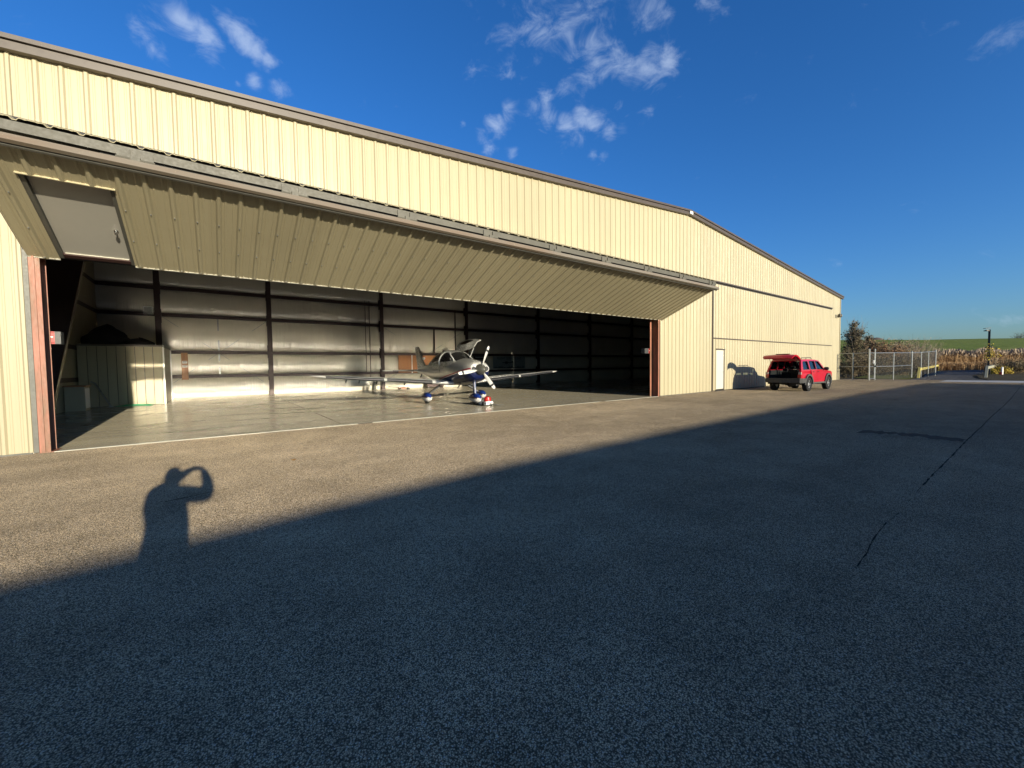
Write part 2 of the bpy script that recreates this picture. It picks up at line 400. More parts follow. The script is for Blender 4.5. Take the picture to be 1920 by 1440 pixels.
# cracks, patch and paint on the asphalt
def ribbon(m, pts, w0, wob, seed, gaps=()):
    rr = random.Random(seed); prev = None
    P = []
    for i in range(len(pts)-1):
        a, b = Vector(pts[i]), Vector(pts[i+1]); n = max(2, int((b-a).length/.09))
        for k in range(n): P.append(a.lerp(b, k/n))
    off = 0
    for i, p in enumerate(P):
        off = off*.9 + rr.uniform(-wob, wob)
        w = w0*rr.uniform(.15, 1.0)
        if any(a <= i/len(P) <= b for a, b in gaps): w = 0.0006
        q = (p + Vector((off*.3, off, .004)))
        cur = (q + Vector((0, w/2, 0)), q - Vector((0, w/2, 0)))
        if prev and w > .001: m.add([prev[0], prev[1], cur[1], cur[0]], [(0,1,2,3)])
        prev = cur
c_ = MB()
ribbon(c_, [(4.05, .90, 0), (4.9, .955, 0), (5.5, .97, 0)], .016, .006, 3)
ribbon(c_, [(5.5, .97, 0), (7.4, 1.0, 0)], .007, .005, 31, gaps=((.2, .45), (.6, .8)))
ribbon(c_, [(7.4, 1.0, 0), (10.5, 1.03, 0), (16, 1.06, 0), (28, 1.10, 0), (45, 1.35, 0)], .026, .004, 32)
ribbon(c_, [(-.55, 6.55, 0), (.2, 6.75, 0)], .028, .004, 5)
ribbon(c_, [(2.0, 9.3, 0), (3.4, 9.36, 0), (9, 9.5, 0)], .012, .006, 6)
c_.struct('asphalt_crack', M['crack'])
p_ = MB()
n = 22
top = [(12.0+1.1*sin(pi*i/n)*rnd.uniform(.8,1)*0 + .16*rnd.uniform(-1,1) + .22*sin(pi*i/n), 2.70-1.62*i/n, .003) for i in range(n+1)]
bot = [(12.42+.12*rnd.uniform(-1,1) + .22*sin(pi*i/n), 2.70-1.62*i/n, .003) for i in range(n+1)]
p_.loft([[a, b] for a, b in zip(top, bot)], caps=False, closed=False)
p_.struct('asphalt_patch', M['asphaltdark'], fix=True)
p_ = MB(); p_.loft([[Vector((.93+.09*cos(k*2*pi/14)*rnd.uniform(.5,1), 7.98+.12*sin(k*2*pi/14)*rnd.uniform(.5,1), .004)) for k in range(14)]]*1, caps=False)
p_.add([(1.10+.06*cos(k*2*pi/14)*rnd.uniform(.4,1), 8.15+.10*sin(k*2*pi/14)*rnd.uniform(.4,1), .004) for k in range(14)], [tuple(range(14))])
p_.struct('paint_mark', M['orangep'])
# hill and verge
def hz(x, y):
    d = x*fwd.x + y*fwd.y
    t = max(0, min(1, (d-92)/165)); t = t*t*(3-2*t)
    h = t*15.6 + max(0, d-257)*.02
    h += t*(noise.noise(Vector((x*.012, y*.012, 0)))*.9 + noise.noise(Vector((x*.05, y*.05, 3)))*.5)
    return h - .05
h_ = MB()
def hf(u, v):
    a = radians(-20 + 125*u); d = 95 + 900*(v**2.0)
    x, y = d*sin(a), d*cos(a); return (x, y, hz(x, y))
h_.grid(hf, 110, 60); h_.struct('hill', M['grass'], smooth=True, fix=True)
h_ = MB()
def hf2(u, v):
    p = at(1642, 420); x = p.x - 16 + 32*u; y = p.y - 12 + 24*v
    rr = ((u-.5)**2*4 + (v-.5)**2*4)
    return (x, y, 14 + 13.5*max(0, 1-rr)**.7)
h_.grid(hf2, 14, 10); h_.struct('far_hill', M['bark'], smooth=True)
v_ = MB()
v_.add([(51.2, 8.0, .006), (56, 8.35, .05), (75, 10.9, .08), (92, 13.2, .1), (92, 15.5, .25), (56, 12, .25), (51.2, 12, .1)], [(0,1,2,3,4,5,6)])
v_.struct('verge', M['verge'], fix=True)
v_ = MB()
v_.add([(51.2, 3.0, .006), (51.2, -25, .006), (75, -25, .3), (80, 3.6, .12), (66, 5.0, .06), (58, 4.3, .03)], [tuple(range(5,-1,-1))])
v_.struct('verge', M['rough'], fix=True)

# ------------------------------------------------------------------ hangar
XL, XR, XRIDGE, YB = -5.25, 47.65, 21.2, 31.60
ZE, ZR = 7.69, 9.85
def roofz(x): return ZR - abs(x-XRIDGE)*(ZR-ZE)/(XR-XRIDGE)
HG = thing('aircraft_hangar', 'long cream ribbed metal aircraft hangar with brown roof trim and an open bifold door', 'hangar', (XRIDGE, D, 0))
RP = .355                         # rib pitch
PW = RP*3
PHASE = -3.006 - RP*.5            # a rib sits at PHASE+RP/2+k*RP
def rib_profile(x0, x1):
    """(x, out) points of a ribbed sheet between x0 and x1"""
    pts = {x0: 0.0, x1: 0.0}
    k = math.floor((x0-PHASE)/RP)-1
    while PHASE + k*RP < x1 + RP:
        b = PHASE + k*RP
        for dx, o in ((RP*.5-.052, 0), (RP*.5-.022, .034), (RP*.5+.022, .034), (RP*.5+.052, 0), (.045-RP*.0, 0), (.055, .006), (.078, .006), (.088, 0), (RP-.088, 0), (RP-.078, .006), (RP-.055, .006), (RP-.045, 0)):
            x = b+dx
            if x0+.001 < x < x1-.001: pts[x] = o
        k += 1
    return sorted(pts.items())
def sheet(m, x0, x1, zlo, zhi, place, t=.012):
    """ribbed sheet; zlo/zhi callables of x; place(x, out, z) -> world"""
    P = rib_profile(x0, x1); n = len(P)
    vs_ = []
    for (x, o) in P: vs_ += [place(x, o, zlo(x)), place(x, o, zhi(x)), place(x, o-t, zlo(x)), place(x, o-t, zhi(x))]
    fs = []
    for i in range(n-1):
        a, b = 4*i, 4*(i+1)
        fs += [(a, b, b+1, a+1), (a+2, a+3, b+3, b+2), (a, a+2, b+2, b), (a+1, b+1, b+3, a+3)]
    fs += [(0, 1, 3, 2), (4*n-4, 4*n-2, 4*n-1, 4*n-3)]
    m.add(vs_, fs)
def split(x0, x1):
    xs = [x0]; k = math.ceil((x0-PHASE)/PW + .05)
    while PHASE + k*PW < x1 - .05: xs.append(PHASE + k*PW); k += 1
    xs.append(x1); return list(zip(xs[:-1], xs[1:]))
ZH = 6.62
X1, X2, X3, X4 = -2.97, 18.50, 23.86, 45.35
def wall(x0, x1, z0):
    for i, (a, b) in enumerate(split(x0, x1)):
        m = MB(); y = D - (.0015 if i % 2 else 0)
        sheet(m, a, b, lambda x: z0, lambda x: roofz(x)-.02, lambda x, o, z: (x, y-o, z))
        m.build('wall_panel', M['cream'], HG)
wall(XL, X1, 0.03); wall(X1, X2, ZH); wall(X2, X3, 0.03); wall(X3, X4, ZH); wall(X4, XR, 0.03)
# backing wall behind the sheets, side and back walls, roof
def backing(x0, x1, z0):
    m = MB(); xs = [x0] + ([XRIDGE] if x0 < XRIDGE < x1 else []) + [x1]
    poly = [(x0, z0), (x1, z0)] + [(x, roofz(x)-.03) for x in reversed(xs)]
    m.prism(poly, lambda u, v, w: (u, w, v), D+.03, D+.28)
    m.build('wall_liner', M['insul'], HG, fix=True)
for a in ((XL+.02, X1-.02, 0), (X1-.02, X2+.02, ZH+.05), (X2+.02, X3-.02, 0), (X3-.02, X4+.02, ZH+.05), (X4+.02, XR-.02, 0)): backing(*a)
for x0, x1 in ((XL, XL+.16), (XR-.16, XR)):
    m = MB(); m.box(x0, x1, D+.0+.012, YB+.3, 0, ZE-.05); m.build('side_wall', M['cream'], HG)
m = MB(); m.prism([(XL+.16, 0), (XR-.16, 0), (XR-.16, ZE-.05), (XRIDGE, ZR-.05), (XL+.16, ZE-.05)], lambda u, v, w: (u, w, v), YB+.12, YB+.3)
m.build('back_wall', M['cream'], HG, fix=True)
for sx in (-1, 1):
    xe = XRIDGE + sx*(XR-XRIDGE+.38)
    m = MB(); p = [(XRIDGE, ZR+.0), (xe, roofz(xe)+.0), (xe, roofz(xe)+.16), (XRIDGE, ZR+.12)]
    m.prism(p, lambda u, v, w: (u, w, v), D-.02, YB+.35); m.build('roof', M['brown'], HG, fix=True)
    # rake trim: lower face with drip, dark groove, upper gutter-like roll
    m = MB()
    for (zlo, zhi, y0, y1, mi) in ((-.050, .105, D-.16, D-.022, 0), (.105, .125, D-.125, D-.022, 1), (.125, .215, D-.205, D-.022, 0)):
        m.mi = mi
        p = [(XRIDGE, ZR+zlo), (xe, roofz(xe)+zlo), (xe, roofz(xe)+zhi), (XRIDGE, ZR+zhi)]
        if sx < 0: p = p[::-1]
        m.prism(p, lambda u, v, w: (u, w, v), y1, y0)
    m.build('rake_trim', [M['brown'], M['darkgap']], HG, fix=True)
m = MB(); m.box(XRIDGE-.14, XRIDGE+.14, D-.228, D-.10, ZR-.03, ZR+.115); m.build('ridge_cap', M['white'], HG)
# little joints along the rake trim: trim lap every few metres
m = MB()
x = XL+3.0
while x < XR:
    z = roofz(x); m.box(x-.012, x+.012, D-.165, D-.14, z-.055, z+.103); x += 3.2
m.build('trim_lap', M['brown'], HG)['kind'] = 'stuff'
# corner trim
m = MB(); m.box(XR-.12, XR+.02, D-.05, D+.1, 0.02, ZE-.02); m.build('corner_trim', M['cream'], HG)
m = MB(); m.box(XL-.02, XL+.1, D-.05, D+.1, 0.02, ZE-.02); m.build('corner_trim', M['cream'], HG)
# base flashing under the full-height panels
for x0, x1 in ((XL, X1-.03), (X2+.08, X3-.1), (X4, XR)):
    m = MB(); m.box(x0, x1, D-.02, D+.02, .0, .028); m.build('base_flashing', M['greysteel'], HG)

# --- open bifold door (door one): fold line outside, bottom edge back in the wall plane
BD = MB(); 
fy, fz = 9.43, 5.13      # fold (top edge of the lower leaf)
by, bz = 12.20, 3.955    # bottom edge
lo = Vector((0, by-fy, bz-fz)); LL = lo.length; lo.normalize()
ln = Vector((0, lo.z, -lo.y)); ln = ln if ln.z < 0 else -ln       # outward normal of the lower leaf (down and out)
def low(x, o, s): p = Vector((x, fy, fz)) + lo*s + ln*o; return p
DX0, DX1 = -2.90, 18.82
m = BD
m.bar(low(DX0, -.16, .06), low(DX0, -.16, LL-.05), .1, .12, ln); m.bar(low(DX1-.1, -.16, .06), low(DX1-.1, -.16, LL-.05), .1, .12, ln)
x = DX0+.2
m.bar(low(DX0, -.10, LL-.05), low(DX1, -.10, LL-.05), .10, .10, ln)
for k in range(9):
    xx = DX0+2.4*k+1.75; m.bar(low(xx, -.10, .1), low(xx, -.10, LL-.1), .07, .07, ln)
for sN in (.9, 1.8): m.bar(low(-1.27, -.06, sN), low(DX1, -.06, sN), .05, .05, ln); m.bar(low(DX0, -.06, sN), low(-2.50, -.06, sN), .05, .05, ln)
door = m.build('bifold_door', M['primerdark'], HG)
# walk-door hole in the lower leaf
WX0, WX1, WS0, WS1 = -2.452, -1.320, LL*.218, LL-.02
shr = {}
for (a, b) in split(DX0, DX1):
    segs = [(0.0, LL)]
    if a < WX1-.01 and b > WX0+.01:
        cuts = sorted({a, b} | {c for c in (WX0, WX1) if a < c < b})
        for c, d in zip(cuts[:-1], cuts[1:]):
            inside = (c+d)/2 > WX0 and (c+d)/2 < WX1
            m = MB(); sheet(m, c, d, lambda x: (WS0 if inside else LL), lambda x: 0.0, low); m.build('door_panel', M['cream'], door, fix=True)
        continue
    key = round(b-a, 3)
    if key == round(PW, 3):
        if key not in shr:
            m = MB(); sheet(m, a, b, lambda x: LL, lambda x: 0.0, lambda x, o, s: low(x, o, s)-Vector((a, 0, 0)))
            shr[key] = m.mesh('door_panel', M['cream'], ORIG[HG.name], fix=True)
        inst('door_panel', shr[key], door, (a, 0, 0))
    else:
        m = MB(); sheet(m, a, b, lambda x: LL, lambda x: 0.0, low); m.build('door_panel', M['cream'], door, fix=True)
# screw heads on the ribs
m = MB()
k = 0; x = PHASE + RP*.5
while x < DX1:
    if x > DX0+.1:
        for j, s in enumerate((LL-.06, LL*.38 + (k % 3)*.0, LL*.68)):
            if WX0-.03 < x < WX1+.03 and s > WS0: continue
            if j and (k+j) % 2 and x > 6: continue
            c = low(x, .036, s); m.lathe([(.0125, 0), (.0125, .010), (.006, .014)], c, ln, 6)
        c = low(x, .02, LL+.0)
    x += RP; k += 1
m.build('screw_head', M['galv'], door)['kind'] = 'stuff'
# light edge angle along the bottom
m = MB(); m.bar(low(DX0, .004, LL+.012), low(WX0, .004, LL+.012), .03, .02, ln); m.bar(low(WX1, .004, LL+.012), low(DX1, .004, LL+.012), .03, .02, ln); m.build('bottom_angle', M['steelw'], door)
m = MB(); m.bar(low(DX0, -.10, LL+.035), low(DX1, -.10, LL+.035), .16, .02, ln); m.build('bottom_seal', M['black'], door)
# top beam of the lower leaf
m = MB()
m.bar(low(DX0-.06, .03, -.060), low(DX1+.02, .03, -.060), .075, .115, ln)
m.build('fold_beam', M['rusty'], door)
m = MB(); m.bar(low(DX0-.06, .050, .036), low(DX1+.02, .050, .036), .042, .08, ln); m.build('fold_lip', M['greysteel'], door)
m = MB(); m.bar(low(DX0-.06, .020, -.004), low(DX1+.01, .020, -.004), .036, .05, ln); m.build('fold_groove', M['darkgap'], door)
# walk door
m = MB()
fw = .035
def walkbar(a, b, w, h, o): m.bar(low(a[0], o, a[1]), low(b[0], o, b[1]), w, h, ln)
walkbar((WX0+.03, WS0), (WX0+.03, WS1), .06, .14, -.085); walkbar((WX1-.03, WS0), (WX1-.03, WS1), .06, .14, -.085)
walkbar((WX0, WS0+.03), (WX1, WS0+.03), .06, .14, -.085)
m.build('walk_door_frame', M['greysteel'], door)
m = MB(); m.bar(low(WX0-.02, .016, WS0+.004), low(WX1+.02, .016, WS0+.004), .018, .034, ln); m.build('door_head_trim', M['cream'], door)
m = MB(); m.bar(low((WX0+WX1)/2, -.115, WS0+.06), low((WX0+WX1)/2, -.115, WS1-.06), WX1-WX0-.13, .045, ln); m.build('walk_door', M['greydoor'], door)
m = MB(); m.bar(low(WX0+.09, -.088, WS1-.075), low(WX1-.09, -.088, WS1-.075), .05, .03, ln); m.build('door_sweep', M['steelw'], door)
m = MB(); kx, ks = WX1-.16, WS0+(WS1-WS0)*.56
m.lathe([(.035, 0), (.035, .01), (.014, .014), (.014, .04), (.03, .05), (.032, .07), (.018, .082)], low(kx, -.092, ks), ln, 14)
m.build('door_handle', M['chrome'], door, smooth=True)
# upper leaf: from header to just above the fold, seen edge-on
uy0, uz0, uy1, uz1 = D-.06, 6.60, 9.43, 5.475
uo = Vector((0, uy1-uy0, uz1-uz0)); UL = uo.length; uo.normalize(); un = Vector((0, uo.z, -uo.y)); un = un if un.z > 0 else -un
def upp(x, o, s): return Vector((x, uy0, uz0)) + uo*s + un*o
shr2 = None
for (a, b) in split(DX0, DX1):
    if abs(b-a-PW) < .001:
        if shr2 is None:
            m = MB(); sheet(m, a, b, lambda x: UL, lambda x: 0.0, lambda x, o, s: upp(x, -o+.0, s)-Vector((a, 0, 0)))
            shr2 = m.mesh('upper_door_panel', M['cream'], ORIG[HG.name], fix=True)
        inst('upper_door_panel', shr2, door, (a, 0, 0))
    else:
        m = MB(); sheet(m, a, b, lambda x: UL, lambda x: 0.0, lambda x, o, s: upp(x, -o+.0, s)); m.build('upper_door_panel', M['cream'], door, fix=True)
m = MB(); m.box(DX0-.05, DX1+.0, fy-.0+.03, fy+.15, 5.285, 5.435)
m.build('hinge_rail', M['railgrey'], door)
# unseen light block added behind the fold gap, left open near the left
m = MB(); m.box(DX0+1.5, DX1, fy+.10, fy+.14, 5.12, 5.284); m.box(DX0-.03, DX1-.02, fy+.16, fy+.20, 5.30, 5.56); m.build('fold_light_block', M['black'], door)
m = MB()
for k in range(9):
    xx = -.95 + k*2.42
    m = MB()
    for dx in (-.15, .15): m.box(xx+dx-.085, xx+dx+.085, fy+.0, fy+.028, 5.225, 5.40)
    m.box(xx-.06, xx+.06, fy-.035, fy+.02, 5.16, 5.285)
    m.tube([(xx-.25, fy-.0, 5.235), (xx+.25, fy-.0, 5.235)], .020, 8)
    m.build('hinge', M['railgrey'], door)
# header above door two, and door jambs
m = MB(); m.box(X1-.02, X2+.02, D+.045, D+.25, 6.50, ZH+.045); m.build('header_beam', M['primerdark'], HG)
# left jamb: trim strip + red primer channel
def jamb(x0, s):
    m = MB(); m.box(min(x0, x0+s*.07), max(x0, x0+s*.07), D-.045, D-.0, 0.02, ZH-.02); m.build('jamb_trim', M['greysteel'], HG)
    a = x0+s*.07
    m = MB()
    m.box(min(a, a+s*.155), max(a, a+s*.155), D-.02, D+.0, 0, ZH-.1)      # outer flange
    m.box(min(a, a+s*.02), max(a, a+s*.02), D+.0, D+.36, 0, ZH-.1)        # web
    m.box(min(a, a+s*.155), max(a, a+s*.155), D+.36, D+.385, 0, ZH-.1)    # inner flange
    m.box(min(a+s*.05, a+s*.085), max(a+s*.05, a+s*.085), D-.045, D-.021, 0.02, ZH-.2)  # guide rail
    m.box(min(a, a+s*.22), max(a, a+s*.22), D-.03, D+.39, 0, .015)
    j = m.build('door_jamb', M['primer'], HG)
    return a
aL = jamb(X1-.0, 1)
m = MB(); m.box(X2-.09, X2+.012, D-.03, D+.0, 0, 4.0); m.box(X2-.02, X2+.012, D+.0, D+.36, 0, 6.4); m.box(X2-.22, X2+.012, D+.36, D+.385, 0, 6.4)
m.build('door_jamb', M['primer'], HG)
m = MB(); m.box(X2+.014, X2+.05, D-.04, D-.0, 0.0, ZH-.02); m.build('jamb_trim', M['primerdark'], HG)
# latch motors
for xa, xb, xc in ((-2.88, -2.69, -2.60), (18.62, 18.22, 17.88)):
    lo_, hi_ = min(xa, xb), max(xa, xb); gl, gh = min(xb, xc), max(xb, xc)
    m = MB(); m.box(lo_, hi_, D+.40, D+.62, 2.27, 2.47); m.box(lo_, hi_, D+.40, D+.63, 2.24, 2.262); m.box(lo_, hi_, D+.40, D+.63, 2.478, 2.50)
    q = m.build('door_latch_motor', M['redbox'], HG)
    m = MB()
    for k in range(6):
        t0 = gl+(gh-gl)*(k+.1)/6; m.box(t0, t0+(gh-gl)*.13, D+.395, D+.625, 2.24, 2.50)
    m.box(gl+.002, gh-.002, D+.42, D+.60, 2.26, 2.48)
    m.build('grille', M['grille'], q)
    m = MB(); m.box(lo_+.02, hi_-.02, D+.385, D+.399, 2.375, 2.395); m.build('handle_bar', M['white'], q)
# threshold angle
for x0, x1 in ((-2.70, 3.35), (3.78, 13.9), (14.35, 18.4)):
    m = MB(); m.box(x0, x1, D-.045, D+.035, -.02, .014); m.build('threshold_strip', M['steelw'], HG)
m = MB(); m.box(1.0, 1.6, D-.10, D-.05, -.02, .003); m.box(3.36, 3.77, D-.03, D+.02, -.02, .007); m.build('threshold_slot', M['darkgap'], HG)

# --- door two (closed bifold)
m = MB(); m.box(X3+.16, X4+.0, D+.03, D+.2, .04, 6.665); d2 = m.build('closed_bifold_door', M['darkgap'], HG)
MX0, MX1, MZ0, MZ1 = 24.34, 25.40, .09, 2.56
for (z0, z1, hole) in ((.05, 3.155, True), (3.235, 6.44, False)):
    sh = None
    for i, (a, b) in enumerate(split(X3+.18, X4-.03)):
        if hole and a < MX1 and b > MX0:
            cuts = sorted({a, b} | {c for c in (MX0, MX1) if a < c < b})
            for c, d in zip(cuts[:-1], cuts[1:]):
                zz = MZ1 if MX0 < (c+d)/2 < MX1 else z0
                m = MB(); sheet(m, c, d, lambda x: zz, lambda x: z1, lambda x, o, z: (x, D+.012-o, z)); m.build('closed_door_panel', M['cream'], d2)
            continue
        if abs(b-a-PW) < .001:
            if sh is None:
                m = MB(); sheet(m, a, b, lambda x: z0, lambda x: z1, lambda x, o, z: (x-a, D+.012-o, z)); sh = m.mesh('closed_door_panel', M['cream'], ORIG[HG.name])
            inst('closed_door_panel', sh, d2, (a, 0, 0))
        else:
            m = MB(); sheet(m, a, b, lambda x: z0, lambda x: z1, lambda x, o, z: (x, D+.012-o, z)); m.build('closed_door_panel', M['cream'], d2)
m = MB(); m.box(MX0+.07, MX1-.09, D-.012, D+.028, MZ0+.03, MZ1-.07); m.build('side_door', M['creamdoor'], d2)
m = MB(); m.box(MX0+.0, MX0+.06, D-.02, D+.025, MZ0, MZ1); m.build('side_door_frame', M['cream'], d2)
m = MB(); m.box(MX1-.08, MX1, D-.035, D+.025, MZ0, MZ1-.07); m.box(MX0-.02, MX1+.04, D-.045, D+.025, MZ1-.06, MZ1+.02); m.build('side_door_frame', M['brown'], d2)
m = MB(); m.lathe([(.03,0),(.012,.01),(.012,.05),(.03,.06),(.02,.08)], (MX1-.16, D-.012, 1.15), (0,-1,0), 10); m.build('door_handle', M['chrome'], d2, smooth=True)
m = MB(); m.box(MX0+.02, MX1-.02, D-.02, D+.02, 0.0, .085); m.build('door_sill', M['darkgap'], d2)
m = MB(); m.box(X3+.05, X4+.02, D-.07, D+.01, ZH-.075, ZH-.004); m.build('drip_rail', M['brown'], HG)
m = MB(); m.box(X3+.0, X3+.11, D-.06, D-.004, .03, ZH-.08); m.build('jamb_trim', M['brown'], HG)
m = MB(); m.box(X3+.118, X3+.175, D+.005, D+.03, .03, ZH-.08); m.build('door_seal', M['darkgap'], HG)
m = MB(); m.box(X3+.18, X4-.03, D-.04, D+.02, 3.165, 3.225); m.build('fold_trim', M['brown'], d2)

# --- inside: slab, columns, girts, insulation
jx = [XL+.1, 2.98, 10.6, 18.15, 26.4, 34.0, 41.5, XR-.1]
for a, b in zip(jx[:-1], jx[1:]):
    m = MB(); m.box(a+.012, b-.012, D+.036, YB+.1, -.2, .006); m.struct('hangar_floor', M['floor'])
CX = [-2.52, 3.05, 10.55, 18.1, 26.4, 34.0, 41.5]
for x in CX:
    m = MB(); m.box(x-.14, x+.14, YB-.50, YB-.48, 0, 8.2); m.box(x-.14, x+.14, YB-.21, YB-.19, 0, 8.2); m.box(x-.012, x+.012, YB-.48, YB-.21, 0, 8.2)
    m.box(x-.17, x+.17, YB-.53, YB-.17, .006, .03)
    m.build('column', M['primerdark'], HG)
GZ = [1.31, 2.78, 4.98, 6.55]
ends = [XL+.17] + CX + [XR-.17]
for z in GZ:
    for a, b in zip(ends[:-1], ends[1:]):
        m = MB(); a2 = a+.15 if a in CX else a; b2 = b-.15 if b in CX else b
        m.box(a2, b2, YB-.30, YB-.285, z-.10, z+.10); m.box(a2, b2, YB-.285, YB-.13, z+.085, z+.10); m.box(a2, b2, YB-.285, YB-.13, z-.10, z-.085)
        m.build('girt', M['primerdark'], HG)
for a, b in zip(ends[:-1], ends[1:]):
    zs = [0.0] + GZ + [8.1]
    for z0, z1 in zip(zs[:-1], zs[1:]):
        m = MB(); sd = rnd.uniform(0, 100); w = b-a
        lo_, hi_ = z0 + (.10 if z0 else 0), z1-.10
        def f(u, v):
            x = a + w*u; z = lo_ + (hi_-lo_)*v
            bul = .15*(sin(pi*v)**.5 if 0 < v < 1 else 0)
            cr_ = noise.noise(Vector((x*3.1+sd, z*.35, 0)))*.035 + noise.noise(Vector((x*9+sd, z*.5, 5)))*.014
            edge = max(0, 1-abs(v)*3.2) + max(0, 1-abs(1-v)*3.5)*.6
            return (x, YB-.10-bul - cr_*(.35+.9*edge)*(0 if v in (0, 1) else 1), z)
        m.grid(f, int(w*14), 12)
        o = m.build('insulation_panel', M['insul'], HG, smooth=True, ang=80)
m = MB(); m.box(XL+.17, XR-.17, YB-.06, YB+.10, 0, 7.7); m.build('insulation_backing', M['insul'], HG)
# brace rods and small pipes on the back wall
m = MB()
for (x0, x1) in ((-2.4, 2.95), (10.7, 18.0)):
    for a, b in (((x0, 4.9), (x1, .6)), ((x0, .6), (x1, 4.9))): m.tube([(a[0], YB-.215, a[1]), (b[0], YB-.222 if a[1] > 1 else YB-.24, b[1])], .016, 5)
m.build('brace_rod', M['galv'], HG)
m = MB(); m.box(.25, .33, YB-.235, YB-.17, 1.2, 4.9); m.build('conduit', M['galv'], HG)
m = MB(); m.tube([(9.65, YB-.36, 6.8), (9.65, YB-.36, 1.15), (9.62, YB-.36, 1.0), (9.50, YB-.36, .98)], .025, 6); m.tube([(9.35, YB-.34, 6.8), (9.35, YB-.34, 1.3)], .022, 6); m.build('conduit', M['primerdark'], HG)
m = MB(); m.box(14.95, 15.07, YB-.36, YB-.30, 2.9, 4.88); m.build('girt_post', M['primerdark'], HG)
m = MB(); m.box(17.0, 17.07, YB-.36, YB-.30, 2.9, 6.45); m.build('girt_post', M['primerdark'], HG)
# tapered rigid frames along the left wall
for y in (19.0,):
    m = MB()
    p = [(XL+.18, 0), (XL+.98, 0), (XL+2.29, 7.1), (XL+.18, 7.4)]
    m.prism(p, lambda u, v, w: (u, w, v), y-.01, y+.01)
    m.bar((XL+.98, y, 0), (XL+2.29, y, 7.1), .26, .025, (1,0,0)); m.build('tapered_frame', M['primerdark'], HG, fix=True)
for z in GZ:
    m = MB(); m.box(XL+.165, XL+.19, D+.3, YB-.35, z-.1, z+.1); m.build('girt', M['primerdark'], HG)
m = MB(); m.box(XR-.3, XR-.165, D+.3, YB-.2, 0, 7.5); m.build('side_liner', M['insul'], HG)
# roof rafters and purlins seen from below
for y in (19.0, 25.3):
    for sx in (-1, 1):
        xe = XRIDGE + sx*(XR-XRIDGE-.3)
        m = MB(); m.prism([(XRIDGE, ZR-.25), (xe, roofz(xe)-.25), (xe, roofz(xe)-1.1), (XRIDGE, ZR-.85)], lambda u, v, w: (u, w, v), y-.1, y+.1); m.build('rafter', M['primerdark'], HG, fix=True)

# ------------------------------------------------------------------ things inside the hangar
# office box
OX0, OX1, OY0, OY1, OZ = XL+.2, -2.10, 26.75, 31.0, 2.92
OB = thing('office_room', 'low cream ribbed metal room built into the left back corner of the hangar', 'room', ((OX0+OX1)/2, OY0, 0))
n = 9
for k in range(n):
    a, b = OX0+(OX1-OX0)*k/n, OX0+(OX1-OX0)*(k+1)/n
    m = MB(); m.box(a+.012, b-.012, OY0-.012, OY0+.05, .012, OZ-.05)
    m.box(a+.07, a+.10, OY0-.022, OY0-.013, .012, OZ-.05)
    m.build('wall_panel', M['cream'], OB)
m = MB(); m.box(OX0, OX1-.01, OY0+.052, OY0+.10, .01, OZ-.06); m.build('wall_core', M['darkgap'], OB)
for k in range(8):
    a, b = OY0+.055+(OY1-OY0)*k/8.2, OY0+.055+(OY1-OY0)*(k+1)/8.2
    m = MB(); m.box(OX1-.005, OX1+.045, a+.01, b-.01, .012, OZ-.05); m.build('wall_panel', M['cream'], OB)
m = MB(); m.box(OX1-.06, OX1-.007, OY0+.102, OY1, .01, OZ-.06); m.build('wall_core', M['darkgap'], OB)
m = MB(); m.box(OX0-.0, OX1+.07, OY0-.04, OY1, OZ-.048, OZ+.04); m.build('room_roof', M['brown'], OB)
m = MB(); m.box(OX1+.046, OX1+.10, OY0-.02, OY0+.06, .01, OZ-.05); m.box(OX1+.046, OX1+.10, OY1-.14, OY1-.02, .01, OZ-.05); m.build('corner_trim', M['white'], OB)
def lump(m, cx, cy, cz, sx, sy, sz, seed, n=16, k=9):
    rings = []
    for i in range(k+1):
        t = i/k; r = sin(pi*(.5*t+.5))**.7 if i < k else .02
        rings.append([Vector((cx + sx*r*cos(2*pi*j/n)*(1+.25*noise.noise(Vector((cos(j)*2+seed, t*3, sin(j)*2)))), cy + sy*r*sin(2*pi*j/n)*(1+.25*noise.noise(Vector((sin(j)*2+seed, t*3, cos(j)*2)))), cz + sz*t*(1+.3*noise.noise(Vector((j*.7+seed, t, 0)))))) for j in range(n)])
    m.loft(rings)
m = MB(); lump(m, -4.2, 27.9, OZ+.04, .95, .8, 1.0, 3); m.solo('tarp_pile', M['tarp'], 'taller dark tarp-covered heap on the roof of the cream corner room', 'heap', (-4.2, 27.9, OZ), smooth=True)
m = MB(); lump(m, -3.0, 27.4, OZ+.04, .7, .5, .35, 8); m.solo('tarp_pile', M['tarp'], 'low flat dark bundle at the right edge of the cream corner room roof', 'heap', (-3.0, 27.4, OZ), smooth=True)
# cabinet, leaning pole, green sheet
CB = thing('low_cabinet', 'low pale cabinet with a dark top in the shaded left corner of the hangar', 'cabinet', (-4.72, 24.9, 0))
m = MB(); m.box(-5.05, -4.45, 24.5, 25.3, .006, 1.02); m.build('cabinet_body', M['cream'], CB)
m = MB(); m.box(-5.08, -4.40, 24.46, 25.34, 1.022, 1.08); m.build('cabinet_top', M['board'], CB)
m = MB(); m.box(-4.449, -4.435, 24.55, 24.88, .1, .95); m.box(-4.449, -4.435, 24.92, 25.25, .1, .95); m.build('cabinet_door', M['white'], CB)
m = MB(); m.tube([(-3.92, 26.2, .02), (-4.45, 26.45, 1.12), (-4.6, 26.5, 1.2)], .035, 8); m.box(-3.98, -3.86, 26.14, 26.26, .006, .05)
m.solo('leaning_pole', M['galv'], 'pale metal pole leaning against the front of the cream corner room', 'pole', (-4.1, 26.3, 0))
m = MB()
